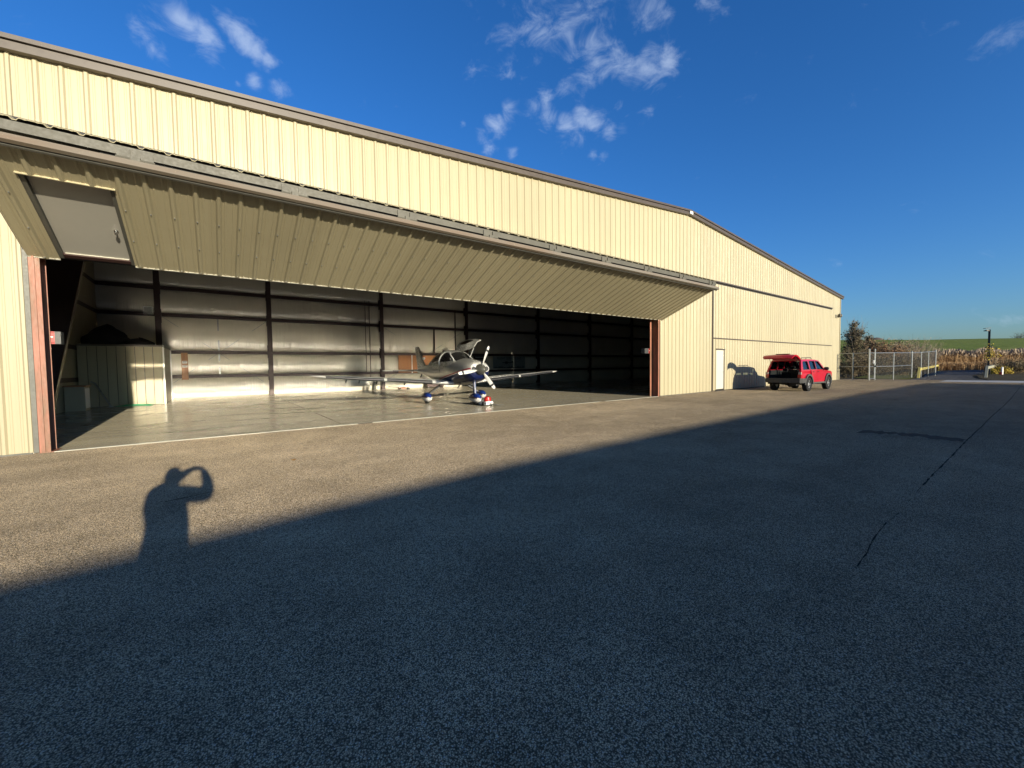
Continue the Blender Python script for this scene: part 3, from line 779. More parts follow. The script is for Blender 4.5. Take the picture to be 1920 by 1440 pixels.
def gsh(u, v):
    x = -3.75+1.25*u+.1*sin(7*v); y = 25.95+.62*v+.12*sin(5*u)
    e = min(u, 1-u, v, 1-v)
    return (x, y, .012+.10*max(0, noise.noise(Vector((u*4, v*4, 1)))+.25)*min(1, e*8))
m.grid(gsh, 16, 10)
m.solo('plastic_sheet', M['greenp'], 'crumpled green plastic sheet on the floor by the cream corner room', 'sheet', (-3.3, 26.2, 0), smooth=True, ang=60)
# boards on the back wall
BY = YB-.32
m = MB(); m.box(11.85, 12.95, BY-.03, BY, 1.30, 2.68); m.solo('plywood_board', M['wood'], 'orange plywood board on the back wall left of the aircraft tail fin', 'board', (12.4, BY, 1.3))
m = MB(); m.box(13.05, 15.2, BY-.03, BY, 1.28, 2.68); m.solo('plywood_board', M['wood'], 'wide orange plywood board on the back wall right behind the aircraft tail fin', 'board', (14.1, BY, 1.3))
m = MB(); m.box(12.955, 13.045, BY-.034, BY-.004, 1.25, 2.70); m.solo('white_batten', M['white'], 'narrow white batten between the two orange plywood boards', 'batten', (13.0, BY, 1.25))
NB = thing('notice_board', 'narrow upright brown board with two white notices on the back wall beside the corner room', 'notice board', (-1.41, BY, 1.1))
m = MB(); m.box(-1.57, -1.25, BY-.03, BY, 1.12, 2.74); m.build('board', M['board'], NB)
for z in (1.86, 2.10):
    m = MB(); m.box(-1.53, -1.29, BY-.036, BY-.031, z, z+.15); q = m.build('notice', M['paper'], NB)
    m = MB(); m.box(-1.51, -1.31, BY-.040, BY-.037, z+.10, z+.125); m.box(-1.51, -1.36, BY-.040, BY-.037, z+.055, z+.07); m.build('printing', M['bannertxt'], q)
# heater on the left column
HT = thing('unit_heater', 'pale boxy unit heater mounted high beside the left rear column', 'heater', (-2.9, BY, 4.95))
m = MB(); m.box(-3.13, -2.70, BY-.35, BY, 4.95, 5.36); m.build('heater_case', M['white'], HT)
for k in range(5):
    m = MB(); m.box(-3.08, -2.75, BY-.362, BY-.351, 5.0+k*.07, 5.03+k*.07); m.build('louvre', M['greysteel'], HT)
# bundle on the girt behind the cockpit
BN = thing('parcel', 'small pale parcel with loose ends standing on the back wall girt behind the cabin', 'parcel', (16.05, BY, 2.89))
m = MB(); m.box(15.80, 16.25, BY-.12, BY+.05, 2.885, 3.12); m.build('parcel_box', M['primerdark'], BN)
m = MB(); lump(m, 16.05, BY-.03, 3.122, .40, .10, .26, 4); m.build('parcel_wrap', M['vinylw'], BN, smooth=True)
# banner and framed sign
BR = thing('banner', 'dim grey vinyl banner with dark lettering and an aircraft silhouette on the shaded back wall', 'banner', (22.9, BY, 1.5))
m = MB(); m.box(20.95, 24.75, BY-.012, BY, 1.52, 2.66); m.build('banner_sheet', M['banner'], BR)
def textmesh(txt, size, parent, place, mat, name='lettering'):
    cu = bpy.data.curves.new(name, 'FONT'); cu.body = txt; cu.size = size; cu.extrude = .002; cu.align_x = 'CENTER'
    o = bpy.data.objects.new('tmp', cu); COL.objects.link(o)
    dg = bpy.context.evaluated_depsgraph_get(); me = bpy.data.meshes.new_from_object(o.evaluated_get(dg)); bpy.data.objects.remove(o)
    me.materials.clear(); me.materials.append(mat)
    me.transform(place)
    q = bpy.data.objects.new(name, me); COL.objects.link(q); q.parent = parent; ORIG[q.name] = ORIG[parent.name]
    return q
def onwall(x, y, z, parent): return Matrix.Translation(Vector((x, y, z))-ORIG[parent.name]) @ Matrix.Rotation(pi/2, 4, 'X')
textmesh('FLIGHT SERVICES INC', .30, BR, onwall(22.85, BY-.016, 2.36, BR), M['bannertxt'])
m = MB()   # little aircraft silhouette and grass line
m.box(22.0, 23.3, BY-.016, BY-.0125, 2.03, 2.09); m.box(22.35, 22.65, BY-.018, BY-.0165, 1.95, 2.17); m.box(23.1, 23.28, BY-.0165, BY-.0125, 2.10, 2.22)
m.build('aircraft_silhouette', M['bannertxt'], BR)
m = MB(); x = 21.1
while x < 24.6:
    h = rnd.uniform(.06, .26); m.add([(x, BY-.015, 1.54), (x+.1, BY-.015, 1.54), (x+.05, BY-.015, 1.54+h)], [(0,1,2)]); x += .09
m.build('printed_grass', M['bannertxt'], BR)
FS = thing('framed_sign', 'small dark framed sign with two pale bars left of the grey banner', 'sign', (19.5, BY, 2.0))
m = MB(); m.box(18.85, 20.1, BY-.03, BY, 2.02, 2.74); m.build('sign_board', M['blackplastic'], FS)
m = MB(); m.box(19.0, 19.95, BY-.034, BY-.031, 2.50, 2.60); m.box(19.1, 19.95, BY-.034, BY-.031, 2.26, 2.36); m.build('pale_bar', M['banner'], FS)
# small floor things along the back wall
m = MB(); m.tube([(9.85, 31.0, .01), (9.85, 31.0, .05)], [.2, .2], 14); m.tube([(9.85, 31.0, .05), (9.86, 31.02, .62), (9.88, 31.03, .64)], [.10, .08, .02], 10)
m.solo('floor_stand', M['greysteel'], 'short grey floor stand by the back wall left of the fourth column', 'stand', (9.85, 31.0, 0), smooth=True)
JK = thing('floor_jack', 'low red floor jack with a dark handle on the floor by the back wall', 'jack', (11.6, 30.5, 0))
m = MB(); m.prism([(0,0),(.9,0),(.9,.12),(.65,.22),(.1,.13)], lambda u, v, w: (11.5+u*.7, 30.35+w, .05+v*.6), 0, .25); m.build('jack_body', M['primer'], JK, fix=True)
m = MB(); m.tube([(11.55, 30.5, .16), (10.75, 30.62, .24)], .03, 8); m.build('jack_handle', M['black'], JK)
for x in (11.6, 12.3):
    m = MB(); m.tube([(x, 30.3, .066), (x, 30.7, .066)], .06, 10); m.build('wheel', M['black'], JK)
BX = thing('tool_chest', 'dark low tool chest on the floor by the back wall under the right wing', 'chest', (14.6, 30.8, 0))
m = MB(); m.box(14.0, 15.5, 30.6, 31.1, .08, .42); m.build('chest_body', M['primerdark'], BX)
m = MB(); m.box(13.98, 15.52, 30.58, 31.12, .422, .46); m.build('chest_lid', M['blackplastic'], BX)
for k in range(3):
    m = MB(); m.box(14.05+k*.48, 14.48+k*.48, 30.585, 30.599, .14, .36); m.build('drawer', M['primerdark'], BX)
m = MB()
for x in (14.05, 15.35): m.box(x, x+.1, 30.62, 31.08, .006, .078)
m.build('caster', M['black'], BX)

# ------------------------------------------------------------------ light aircraft (local: x forward, y left, z up)
def glassm(name, tint, op):
    m, t, p = nodes(name); g = G(t)
    tr = g.n('ShaderNodeBsdfTransparent', {'Color': (*tint, 1)}); gl = g.n('ShaderNodeBsdfGlossy', {'Color': (1,1,1,1), 'Roughness': .03})
    fr = g.n('ShaderNodeFresnel', {'IOR': 1.5}); mx = g.n('ShaderNodeMixShader', {0: g.rng(fr.outputs[0], 0, 1, op, 1.0), 1: tr.outputs[0], 2: gl.outputs[0]})
    o = [n for n in t.nodes if n.type == 'OUTPUT_MATERIAL'][0]; t.links.new(mx.outputs[0], o.inputs[0]); return m
M['carglass'] = glassm('car_window_glass', (.72,.76,.76), .05)
def aircraft_paint():
    m, t, p = nodes('aircraft_paint'); g = G(t)
    o = g.n('ShaderNodeTexCoord').outputs['Object']; s = g.n('ShaderNodeSeparateXYZ', {0: o})
    x, z = s.outputs['X'], s.outputs['Z']
    xr = g.math('MAXIMUM', x, -1.2)
    zb = g.math('ADD', g.math('MULTIPLY', xr, .17), 1.0)
    d = g.math('SUBTRACT', z, zb)
    silver = g.mix(g.rng(g.noise(o, 3, 3), .3, .7), (.39,.382,.345), (.345,.338,.305))
    c = g.mix(g.math('LESS_THAN', d, .095), silver, (.30,.03,.04))
    c = g.mix(g.math('LESS_THAN', d, .035), c, (.72,.70,.66))
    c = g.mix(g.math('LESS_THAN', d, .015), c, (.004,.009,.055))
    t.links.new(c, p.inputs['Base Color']); p.inputs['Roughness'].default_value = .28; p.inputs['Metallic'].default_value = .25
    p.inputs['Coat Weight'].default_value = .6; p.inputs['Coat Roughness'].default_value = .08
    return m
M['acpaint'] = aircraft_paint()
M['acsilver'] = pm('aircraft_silver', (.36,.353,.318), .28, .35, .04, 3, objspace=True, coat=.5)
M['acwhite'] = pm('aircraft_white', (.54,.53,.50), .3, 0, .03, 3, objspace=True, coat=.5)
M['acblue'] = pm('aircraft_blue', (.006,.025,.15), .25, 0, .05, 3, objspace=True, coat=.8)
M['acspin'] = pm('spinner_grey', (.14,.137,.115), .25, .4, .05, 3, objspace=True, coat=.5)
M['acdark'] = pm('aircraft_dark', (.012,.012,.014), .5, 0, .1, 8, objspace=True)
M['acglass'] = pm('tinted_cabin_glass', (.018,.018,.017), .06, 0, .1, 2, objspace=True, spec=.8)
M['seat'] = pm('cabin_leather', (.25,.19,.13), .6, 0, .1, 5, objspace=True)
AC = thing('light_aircraft', 'silver and blue low wing propeller aircraft with a raised cabin door in the open hangar', 'aircraft', (9.17, 17.14, .006), atan2(-.998, -.062), local=True)
AC.scale = (1.0569,)*3
ST = [(2.57,1.19,1.68,.33),(2.54,1.10,1.74,.42),(2.45,1.03,1.79,.48),(2.2,.94,1.84,.55),(1.7,.86,1.90,.59),(1.2,.80,1.94,.62),(.6,.76,1.93,.64),(0,.76,1.89,.63),(-.8,.80,1.84,.60),(-1.6,.90,1.79,.50),(-2.6,1.06,1.72,.34),(-3.6,1.20,1.63,.20),(-4.3,1.28,1.55,.11),(-4.62,1.33,1.48,.05)]
def interp(tab, x, k):
    tab = sorted(tab); 
    for a, b in zip(tab[:-1], tab[1:]):
        if a[0] <= x <= b[0]:
            t = (x-a[0])/(b[0]-a[0]); t2 = t*t*(3-2*t)*.4+t*.6; return a[k]+(b[k]-a[k])*t2
    return tab[0][k] if x < tab[0][0] else tab[-1][k]
def superring(x, bot, top, hw, n=32, e=2.35):
    zc, hz_ = (bot+top)/2, (top-bot)/2
    r = []
    for j in range(n):
        a = 2*pi*j/n; c, s = cos(a), sin(a)
        r.append(Vector((x, hw*abs(c)**(2/e)*(1 if c > 0 else -1), zc + hz_*abs(s)**(2/e)*(1 if s > 0 else -1))))
    return r
m = MB(); rings = []
k = 46
xs = [2.57, 2.56, 2.54, 2.50, 2.45, 2.36] + [2.2 - i*(2.2+4.62)/k for i in range(k+1)]
m.loft([superring(x, interp(ST, x, 1), interp(ST, x, 2), interp(ST, x, 3)) for x in xs])
fus = m.build('fuselage', M['acpaint'], AC, smooth=True, fix=True)
CT = [(1.42,1.90,.44),(1.05,2.05,.52),(.65,2.23,.57),(.25,2.315,.585),(-.25,2.33,.58),(-.8,2.27,.545),(-1.4,2.11,.46),(-2.0,1.91,.36),(-2.5,1.74,.27)]
ZB = 1.50; CE = 2.7
def cabtop(x): return interp(CT, x, 1)
def caby(x, z):
    t = max(0, min(.9999, (z-ZB)/(cabtop(x)-ZB))); return interp(CT, x, 2)*1.06*(1-t**CE)**(1/CE)
def cabring(x, n=20):
    hw, tp = interp(CT, x, 2)*1.06, cabtop(x); r = []
    for j in range(n+1):
        a = pi*j/n; c, s = cos(a), sin(a)
        r.append(Vector((x, hw*abs(c)**(2/CE)*(1 if c > 0 else -1), ZB + (tp-ZB)*abs(s)**(2/CE))))
    return r
m = MB(); m.loft([cabring(1.42 - i*(3.92)/44) for i in range(45)])
m.build('cabin', M['acsilver'], AC, smooth=True, fix=True)
def sidepane(m, s, xs, zlo, zhi, off=.006, nz=8, place=lambda p: p):
    n = len(xs)-1
    def f(u, v):
        i = min(n, int(round(u*n))); x = xs[i]; z = zlo(x)+(zhi(x)-zlo(x))*v
        return place(Vector((x, s*(caby(x, z)+off), z)))
    m.grid(f, n, nz)
def lin(a, b, n): return [a+(b-a)*i/n for i in range(n+1)]
DWX = lin(-.02, 1.12, 14)
def dz_hi(x): return min(cabtop(x)-.10, 2.20) - .16*max(0, (.12-x)/.14)**2
def dz_lo(x): return 1.80 + .02*x
def dwhi(x): return max(dz_lo(x)+.012, dz_hi(x) - .34*max(0, (x-.55)/.57)**1.5)
RWX = lin(-1.28, -.22, 12)
def rwhi(x): return max(dz_lo(x)+.012, cabtop(x)-.11 - .05*max(0, (-.7-x)/.55)**2)
for s in (-1, 1):
    m = MB(); sidepane(m, s, RWX, dz_lo, rwhi); m.build('cabin_window', M['acglass'], AC, smooth=True)
    m = MB(); sidepane(m, s, DWX, dz_lo, dwhi); m.build('cabin_window', M['acglass'], AC, smooth=True)
    # bright door surround arch
    m = MB(); P = [Vector((x, s*(caby(x, z)+.008), z)) for x, z in [(-.08, 1.66), (-.10, 1.80), (-.09, 1.95), (-.03, 2.10), (.10, 2.20), (.30, 2.235), (.52, 2.19), (.78, 2.05), (1.0, 1.93), (1.14, 1.85)]]
    m.tube(P, .030, 8); m.build('door_surround', M['acwhite'], AC, smooth=True)
    m = MB(); P = [Vector((x, s*(caby(x, z)+.004), z)) for x, z in [(-.08, 1.80), (-.07, 1.60), (.0, 1.3)]]
    P[-1].y = s*.625; P[-2].y = s*.63; m.tube(P, .008, 5); m.build('door_seam', M['acdark'], AC)
m = MB()
def wsf(u, v):
    a = radians(38 + 104*v); x = .70+.66*u
    hw, tp = interp(CT, x, 2)*1.06, cabtop(x); c, s_ = cos(a), sin(a)
    return Vector((x+.004, hw*abs(c)**(2/CE)*(1 if c > 0 else -1), ZB + (tp-ZB)*s_**(2/CE)+.006))
m.grid(wsf, 8, 16); m.build('windshield', M['acglass'], AC, smooth=True)
# raised cabin door on the far side, hinged along the roof
hinge_y, hinge_z = .20, 2.31
Rm = Matrix.Translation((0, hinge_y, hinge_z)) @ Matrix.Rotation(radians(98), 4, 'X') @ Matrix.Translation((0, -hinge_y, -hinge_z))
def updoor(p): return Rm @ p
XD = lin(-.06, 1.10, 16)
def d_lo(x): return 1.62
def d_hi(x): return min(cabtop(x)-.03, 2.285)
m = MB()
def shell(off): return lambda x: off
def frame_strip(zlo, zhi, xs):
    sidepane(m, 1, xs, zlo, zhi, .012, 6, updoor); sidepane(m, 1, xs, zlo, zhi, -.045, 6, updoor)
frame_strip(d_lo, lambda x: dz_lo(x)+.02, XD)
frame_strip(lambda x: max(dwhi(x)-.02, dz_lo(x)), d_hi, XD)
frame_strip(d_lo, d_hi, lin(-.10, .0, 2)); frame_strip(d_lo, d_hi, lin(1.05, 1.12, 2))
edge = [(-.10, 1.62), (-.10, 1.9), (-.08, 2.12), (.0, 2.27), (.3, 2.29), (.62, 2.22), (.9, 2.09), (1.12, 1.98), (1.12, 1.80), (1.12, 1.62)]
m.tube([updoor(Vector((x, caby(x, z)-.015, z))) for x, z in edge], .030, 8)
m.tube([updoor(Vector((x, caby(x, 1.62)-.015, 1.62))) for x in lin(-.10, 1.12, 8)], .030, 8)
dr = m.build('raised_door', M['acsilver'], AC, smooth=True)
m = MB(); sidepane(m, 1, DWX, dz_lo, dwhi, .004, 8, updoor); m.build('door_window', M['carglass'], dr, smooth=True)
m = MB(); m.tube([(.95, .40, 2.0), updoor(Vector((.95, caby(.95, 1.75)-.05, 1.75)))], .012, 6); m.build('door_strut', M['acwhite'], dr)
# wings
def foil(n=14, th=.15):
    pts = []
    for i in range(n+1):
        b = pi*i/n; c = (1-cos(b))/2   # 0..1
        y = 5*th*(.2969*sqrt(c)-.126*c-.3516*c*c+.2843*c**3-.1036*c**4); pts.append((c, y))
    up = [(c, y*1.15) for c, y in reversed(pts)]; dn = [(c, -y*.8) for c, y in pts[1:-1]]
    return up + dn
FO = foil()
WS = [(.35,.92,1.62,.86),(.62,.86,1.52,.885),(1.2,.80,1.42,.93),(3.4,.66,1.12,1.095),(5.2,.52,.86,1.23),(5.55,.46,.74,1.262),(5.74,.36,.55,1.285),(5.84,.18,.28,1.30)]
for s in (1, -1):
    m = MB(); rings = []
    for (y, le, ch, z) in WS:
        tk = 1.0 if y < 5.5 else (.85 if y < 5.6 else .6 if y < 5.8 else .3)
        rings.append([Vector((le-c*ch, s*y, z + t*ch*tk)) for c, t in FO])
    m.loft(rings); w = m.build('wing', M['acwhite'], AC, smooth=True, ang=50, fix=True)
    for (ya, yb) in ((1.3, 3.15), (3.26, 5.35)):
        m = MB(); n = 8
        def f(u, v):
            y = ya+(yb-ya)*u; z = interp([(a, b, c, d) for a, b, c, d in WS], y, 3); le = interp(WS, y, 1); ch = interp(WS, y, 2)
            q = (v-.5)*2; c = .052*q*q; yy = 5*.15*(.2969*sqrt(c)-.126*c-.3516*c*c)
            return Vector((le+.012-c*ch, s*y, z + (yy*1.26+.004 if q > 0 else -yy*.95-.004)*ch))
        m.grid(f, 14, n); m.build('deice_strip', M['acdark'], w, smooth=True)
    m = MB()
    for y in (2.1, 3.3, 4.0, 4.5): 
        z = interp(WS, y, 3); x = interp(WS, y, 1)-interp(WS, y, 2)*.8
        m.bar((x, s*y, z-.05), (x-.16, s*y, z-.17), .03, .06)
    m.build('flap_bracket', M['acdark'], w)
    m = MB(); xs_ = []
    m.bar((interp(WS, 1.0, 1)-1.05, s*1.0, .945), (interp(WS, 3.3, 1)-.84, s*3.3, 1.105), .012, .16, (0,0,1)); m.build('flap_seam', M['greysteel'], w)
# tail
m = MB(); rings = []
for (z, le, ch, th) in ((1.50,-3.05,1.55,.07),(1.72,-3.45,1.20,.09),(2.0,-3.72,1.02,.09),(2.55,-4.17,.74,.09),(2.66,-4.28,.62,.08),(2.70,-4.40,.44,.05)):
    rings.append([Vector((le-c*ch, t*ch*th/.15, z)) for c, t in FO])
m.loft(rings); fin = m.build('tail_fin', M['acsilver'], AC, smooth=True, ang=50, fix=True)
m = MB(); m.bar((-4.13, 0, 1.62), (-4.66, 0, 2.60), .012, .055, (0, 1, 0)); m.build('rudder_seam', M['acdark'], fin)
m = MB(); m.lathe([(.0,0),(.05,.02),(.06,.09),(.03,.18),(.0,.22)], (-3.66, 0, 2.02), (1,0,.3), 10); m.build('tail_beacon', M['acwhite'], fin, smooth=True)
for s in (1, -1):
    m = MB(); rings = []
    for (y, le, ch, z) in ((.05,-3.72,.92,1.40),(.3,-3.75,.88,1.40),(1.7,-3.98,.58,1.42),(1.92,-4.05,.46,1.425),(1.98,-4.15,.28,1.425)):
        rings.append([Vector((le-c*ch, s*y, z+t*ch*.75)) for c, t in FO])
    m.loft(rings); q = m.build('tailplane', M['acwhite'], AC, smooth=True, ang=50, fix=True)
    m = MB(); m.tube([(-3.745, s*.5, 1.402), (-3.945, s*1.55, 1.418)], .02, 6); m.build('deice_strip', M['acdark'], q)
# rear hoop and tail tie
m = MB(); m.tube([(-3.95, 0, 1.24), (-4.05, 0, 1.10), (-4.2, 0, 1.06)], .03, 8); m.build('tail_skid', M['acdark'], AC)
# propeller
HUBZ = 1.45
m = MB(); prof = [(.225, 0), (.225, .03), (.215, .09), (.185, .18), (.13, .29), (.07, .36), (.012, .39)]
m.lathe(prof, (2.575, 0, HUBZ), (1,0,0), 28); m.build('spinner', M['acspin'], AC, smooth=True)
m = MB(); m.lathe([(.23, 0), (.23, .02)], (2.55, 0, HUBZ), (1,0,0), 24); prop = m.build('propeller', M['acdark'], AC)
for k in range(3):
    a = radians(22+120*k); rd = Vector((0, sin(a), cos(a))); tg = Vector((0, cos(a), -sin(a))); fx = Vector((1,0,0))
    m = MB(); rings = []
    tab = [(.12,.05,.05,58),(.22,.075,.045,52),(.34,.125,.032,44),(.5,.155,.024,35),(.7,.150,.018,27),(.76,.145,.016,25),(.84,.140,.015,23),(.93,.125,.012,21),(.985,.085,.008,20),(.998,.04,.005,20)]
    for (r, ch, th, tw) in tab:
        b = radians(tw); cd = tg*cos(b) + fx*sin(b)*-1; nd = tg*sin(b) + fx*cos(b)
        c0 = Vector((2.66, 0, HUBZ)) + rd*r
        rings.append([c0 + cd*(ch*.5*cos(q)) + nd*(th*.5*sin(q)) for q in [2*pi*i/12 for i in range(12)]])
    base = len(m.v)
    m.loft(rings)
    # dark band near the tip, dark root
    for i in range(len(tab)-1):
        for j in range(12):
            if i in (0, 5): m.m[i*12+j] = 1
    m.build('blade', [M['acwhite'], M['acdark']], prop, smooth=True, fix=True)
for s in (1, -1):
    m = MB(); m.tube([(2.50, s*.285, 1.475), (2.585, s*.285, 1.475)], [.105, .095], 18); m.build('air_inlet', M['acdark'], AC)
    m = MB(); m.tube([Vector((2.575, s*.285+.112*cos(q), 1.475+.112*sin(q))) for q in [2*pi*i/16 for i in range(17)]], .016, 6); m.build('inlet_lip', M['acwhite'], AC, smooth=True)
# landing gear
def fairing(m, c, l, w, h, z0):
    """teardrop wheel fairing; mi 0 below mid, 1 above"""
    rings = []; n = 20
    for i in range(15):
        t = i/14; r = max(.02, (sin(pi*t**.72))**.62)
        x = c[0] + l*.45 - l*t
        rings.append([Vector((x, c[1]+w/2*r*cos(2*pi*j/n), c[2] + h/2*r*sin(2*pi*j/n)*(1 if sin(2*pi*j/n) > -.01 else .85))) for j in range(n)])
    s0 = len(m.f); m.loft(rings)
    for v in m.v: v.z = max(v.z, .075)
    for k in range(s0, len(m.f)):
        z = sum(m.v[i].z for i in m.f[k])/len(m.f[k])
        m.m[k] = 1 if z > c[2]+.045 else (2 if z > c[2]+.012 else 0)
def gear(name, c, leg, lw, tyre_r=.19):
    m = MB(); m.bar(leg[0], leg[1], lw[0], lw[1], (1,0,0)); q = m.build(name, M['acblue'] if 'nose' in name else M['acdark'], AC)
    m = MB(); fairing(m, c, 1.0, .34, .44, 0); m.build('wheel_fairing', [M['acwhite'], M['acblue'], M['primerdark']], q, smooth=True, ang=60)
    m = MB(); m.lathe([(.02,-.075),(.16,-.075),(tyre_r,-.04),(tyre_r,.04),(.16,.075),(.02,.075)], (c[0]+.06, c[1], tyre_r), (0,1,0), 20); m.build('tyre', M['black'], q, smooth=True)
    return q
for s in (1, -1): gear('main_gear', (.12, s*1.32, .27), ((.0, s*.42, .90), (.08, s*1.30, .36)), (.05, .17))
gear('nose_gear', (2.12, 0, .28), ((2.02, 0, 1.0), (2.10, 0, .40)), (.09, .12))
m = MB(); m.tube([(2.17, -.04, 1.0), (2.21, -.04, .45)], .016, 8); m.lathe([(.03,-.02),(.03,.02)], (2.20, -.04, .66), (0,0,1), 10); m.build('oleo_strut', M['acwhite'], AC, smooth=True)
m = MB(); m.tube([(-.3, -.25, .79), (-.36, -.25, .62)], .012, 6); m.tube([(1.35, -.3, .84), (1.25, -.36, .68)], .035, 8); m.build('exhaust_stub', M['greysteel'], AC)
m = MB(); m.tube([(-1.2, 0, 2.2), (-1.35, 0, 2.42)], .008, 5); m.build('antenna', M['acwhite'], AC)

# tow dolly under the nose wheel
TG = thing('tow_dolly', 'small white wheeled tow dolly with a red motor cap under the aircraft nose wheel', 'tow dolly', (9.25, 14.55, .006), radians(-93), local=True)
m = MB(); m.prism([(-.75,.05),(.45,.05),(.5,.12),(.45,.19),(-.6,.17),(-.75,.10)], lambda u, v, w: (u, w, v), -.17, .17); m.build('dolly_body', M['white'], TG, fix=True)
m = MB(); m.box(-.78, -.30, -.26, .26, .03, .10); m.box(-.5, -.4, -.24, .24, .10, .2); m.build('wheel_cradle', M['greysteel'], TG)
m = MB(); m.tube([(.30, 0, .15), (.30, 0, .27), (.30, 0, .36), (.30, 0, .40)], [.15, .16, .14, .05], 16); m.build('motor_cap', M['redbox'], TG, smooth=True)
for s in (1, -1):
    m = MB(); m.lathe([(.02,-.03),(.085,-.03),(.085,.03),(.02,.03)], (.32, s*.215, .086), (0,1,0), 14); m.build('wheel', M['black'], TG)
m = MB(); m.tube([(.5, 0, .10), (.72, .2, .06), (.85, .5, .04)], .014, 8); m.build('dolly_handle', M['greysteel'], TG)

# ------------------------------------------------------------------ red estate car with its tailgate up (local: x forward, y left)
M['redpaint'] = pm('red_car_paint', (.42,.004,.018), .3, 0, .05, 2, objspace=True, coat=.5)
M['flare'] = pm('grey_cladding', (.06,.059,.054), .8, 0, .1, 6, objspace=True)
M['bumper'] = pm('bumper_grey', (.045,.044,.041), .85, 0, .1, 6, objspace=True)
M['cabin'] = pm('car_interior', (.018,.017,.017), .8, 0, .2, 6, objspace=True)
M['taillamp'] = pm('red_lens', (.35,.01,.01), .2, 0, .1, 6, objspace=True, coat=.6)
M['clear'] = pm('clear_lens', (.42,.30,.27), .15, 0, .1, 6, objspace=True, coat=.6)
M['alloy'] = pm('alloy_rim', (.62,.61,.59), .3, .7, .1, 6, objspace=True)
M['tyre'] = pm('tyre_rubber', (.010,.010,.010), .95, 0, .3, 14, .3, 40, objspace=True)
CAR = thing('red_suv', 'red four door sport utility car with its tailgate raised beside the closed hangar door', 'car', (27.70, 9.43, 0), -.0362, local=True)
CAR.scale = (1.098,)*3
def side(s):
    def fn(u, v, w):
        y = w - .24*max(0, v-1.05) - .03*max(0, .62-v) - .05*max(0, (u-2.5)/.9)**2 - .03*max(0, (-.3-u)/.6)**2
        return (u, s*y, v)
    return fn
def arc(cx, cz, r, a0, a1, n=12): return [(cx+r*cos(radians(a0+(a1-a0)*i/n)), cz+r*sin(radians(a0+(a1-a0)*i/n))) for i in range(n+1)]
prof = [(-.93,.60),(-.90,.50)] + arc(0,.37,.46,164,16) + [(.50,.44),(2.17,.44)] + arc(2.67,.37,.46,164,16) + [(3.20,.50),(3.34,.56),(3.40,.72),(3.37,.93),(3.25,1.0),(2.9,1.045),(2.32,1.10),(1.72,1.575),(1.60,1.62),(1.2,1.665),(.4,1.69),(-.2,1.685),(-.58,1.66),(-.70,1.45),(-.86,1.08),(-.92,.95)]
prof = [p for i, p in enumerate(prof)]
def rr_(pts): return pts
Wq = [(-.62,1.15),(.16,1.15),(.14,1.55),(.08,1.585),(-.44,1.575),(-.50,1.53)]
Wr = [(.30,1.15),(1.04,1.15),(1.04,1.57),(.99,1.59),(.36,1.595),(.30,1.56)]
Wf = [(1.12,1.15),(2.10,1.13),(2.06,1.19),(1.62,1.545),(1.52,1.575),(1.12,1.585)]
body = MB()
for s in (1, -1):
    fn = side(s)
    if s > 0: body.prism(prof, fn, .78, .85, [Wq, Wr, Wf])
    else: body.prism(prof, lambda u, v, w: fn(u, v, w), .78, .85, [Wq, Wr, Wf])
def yroof(z): return .85-.24*(z-1.05)
n = 10
rp = [(1.62,1.615),(1.2,1.665),(.4,1.69),(-.2,1.685),(-.58,1.66)]
body.loft([[Vector((x, yroof(z)*q*.995, z + .035*(1-q*q) - dz)) for q in lin(-1, 1, n)] + [Vector((x, yroof(z)*q*.995, z + .035*(1-q*q) - .05)) for q in lin(1, -1, n)] for (x, z) in rp for dz in (0,)])
hp = [(2.34,1.10,.78),(2.9,1.05,.76),(3.22,1.005,.74),(3.36,.93,.72)]
body.loft([[Vector((x, w*q, z + .04*(1-q*q))) for q in lin(-1, 1, n)] + [Vector((x, w*q, z-.05)) for q in lin(1, -1, n)] for (x, z, w) in hp])
body.loft([[Vector((3.37, .74*q, .93)) for q in lin(-1, 1, 2)] + [Vector((3.3, .74*q, .93)) for q in lin(1, -1, 2)], [Vector((3.38, .74*q, .55)) for q in lin(-1, 1, 2)] + [Vector((3.3, .74*q, .55)) for q in lin(1, -1, 2)]])
body.loft([[Vector((-.56, .66*q, 1.665)) for q in (-1, 1)] + [Vector((-.47, .66*q, 1.665)) for q in (1, -1)], [Vector((-.60, .66*q, 1.59)) for q in (-1, 1)] + [Vector((-.48, .66*q, 1.59)) for q in (1, -1)]])
body.build('body', M['redpaint'], CAR, smooth=True, ang=28, fix=True)
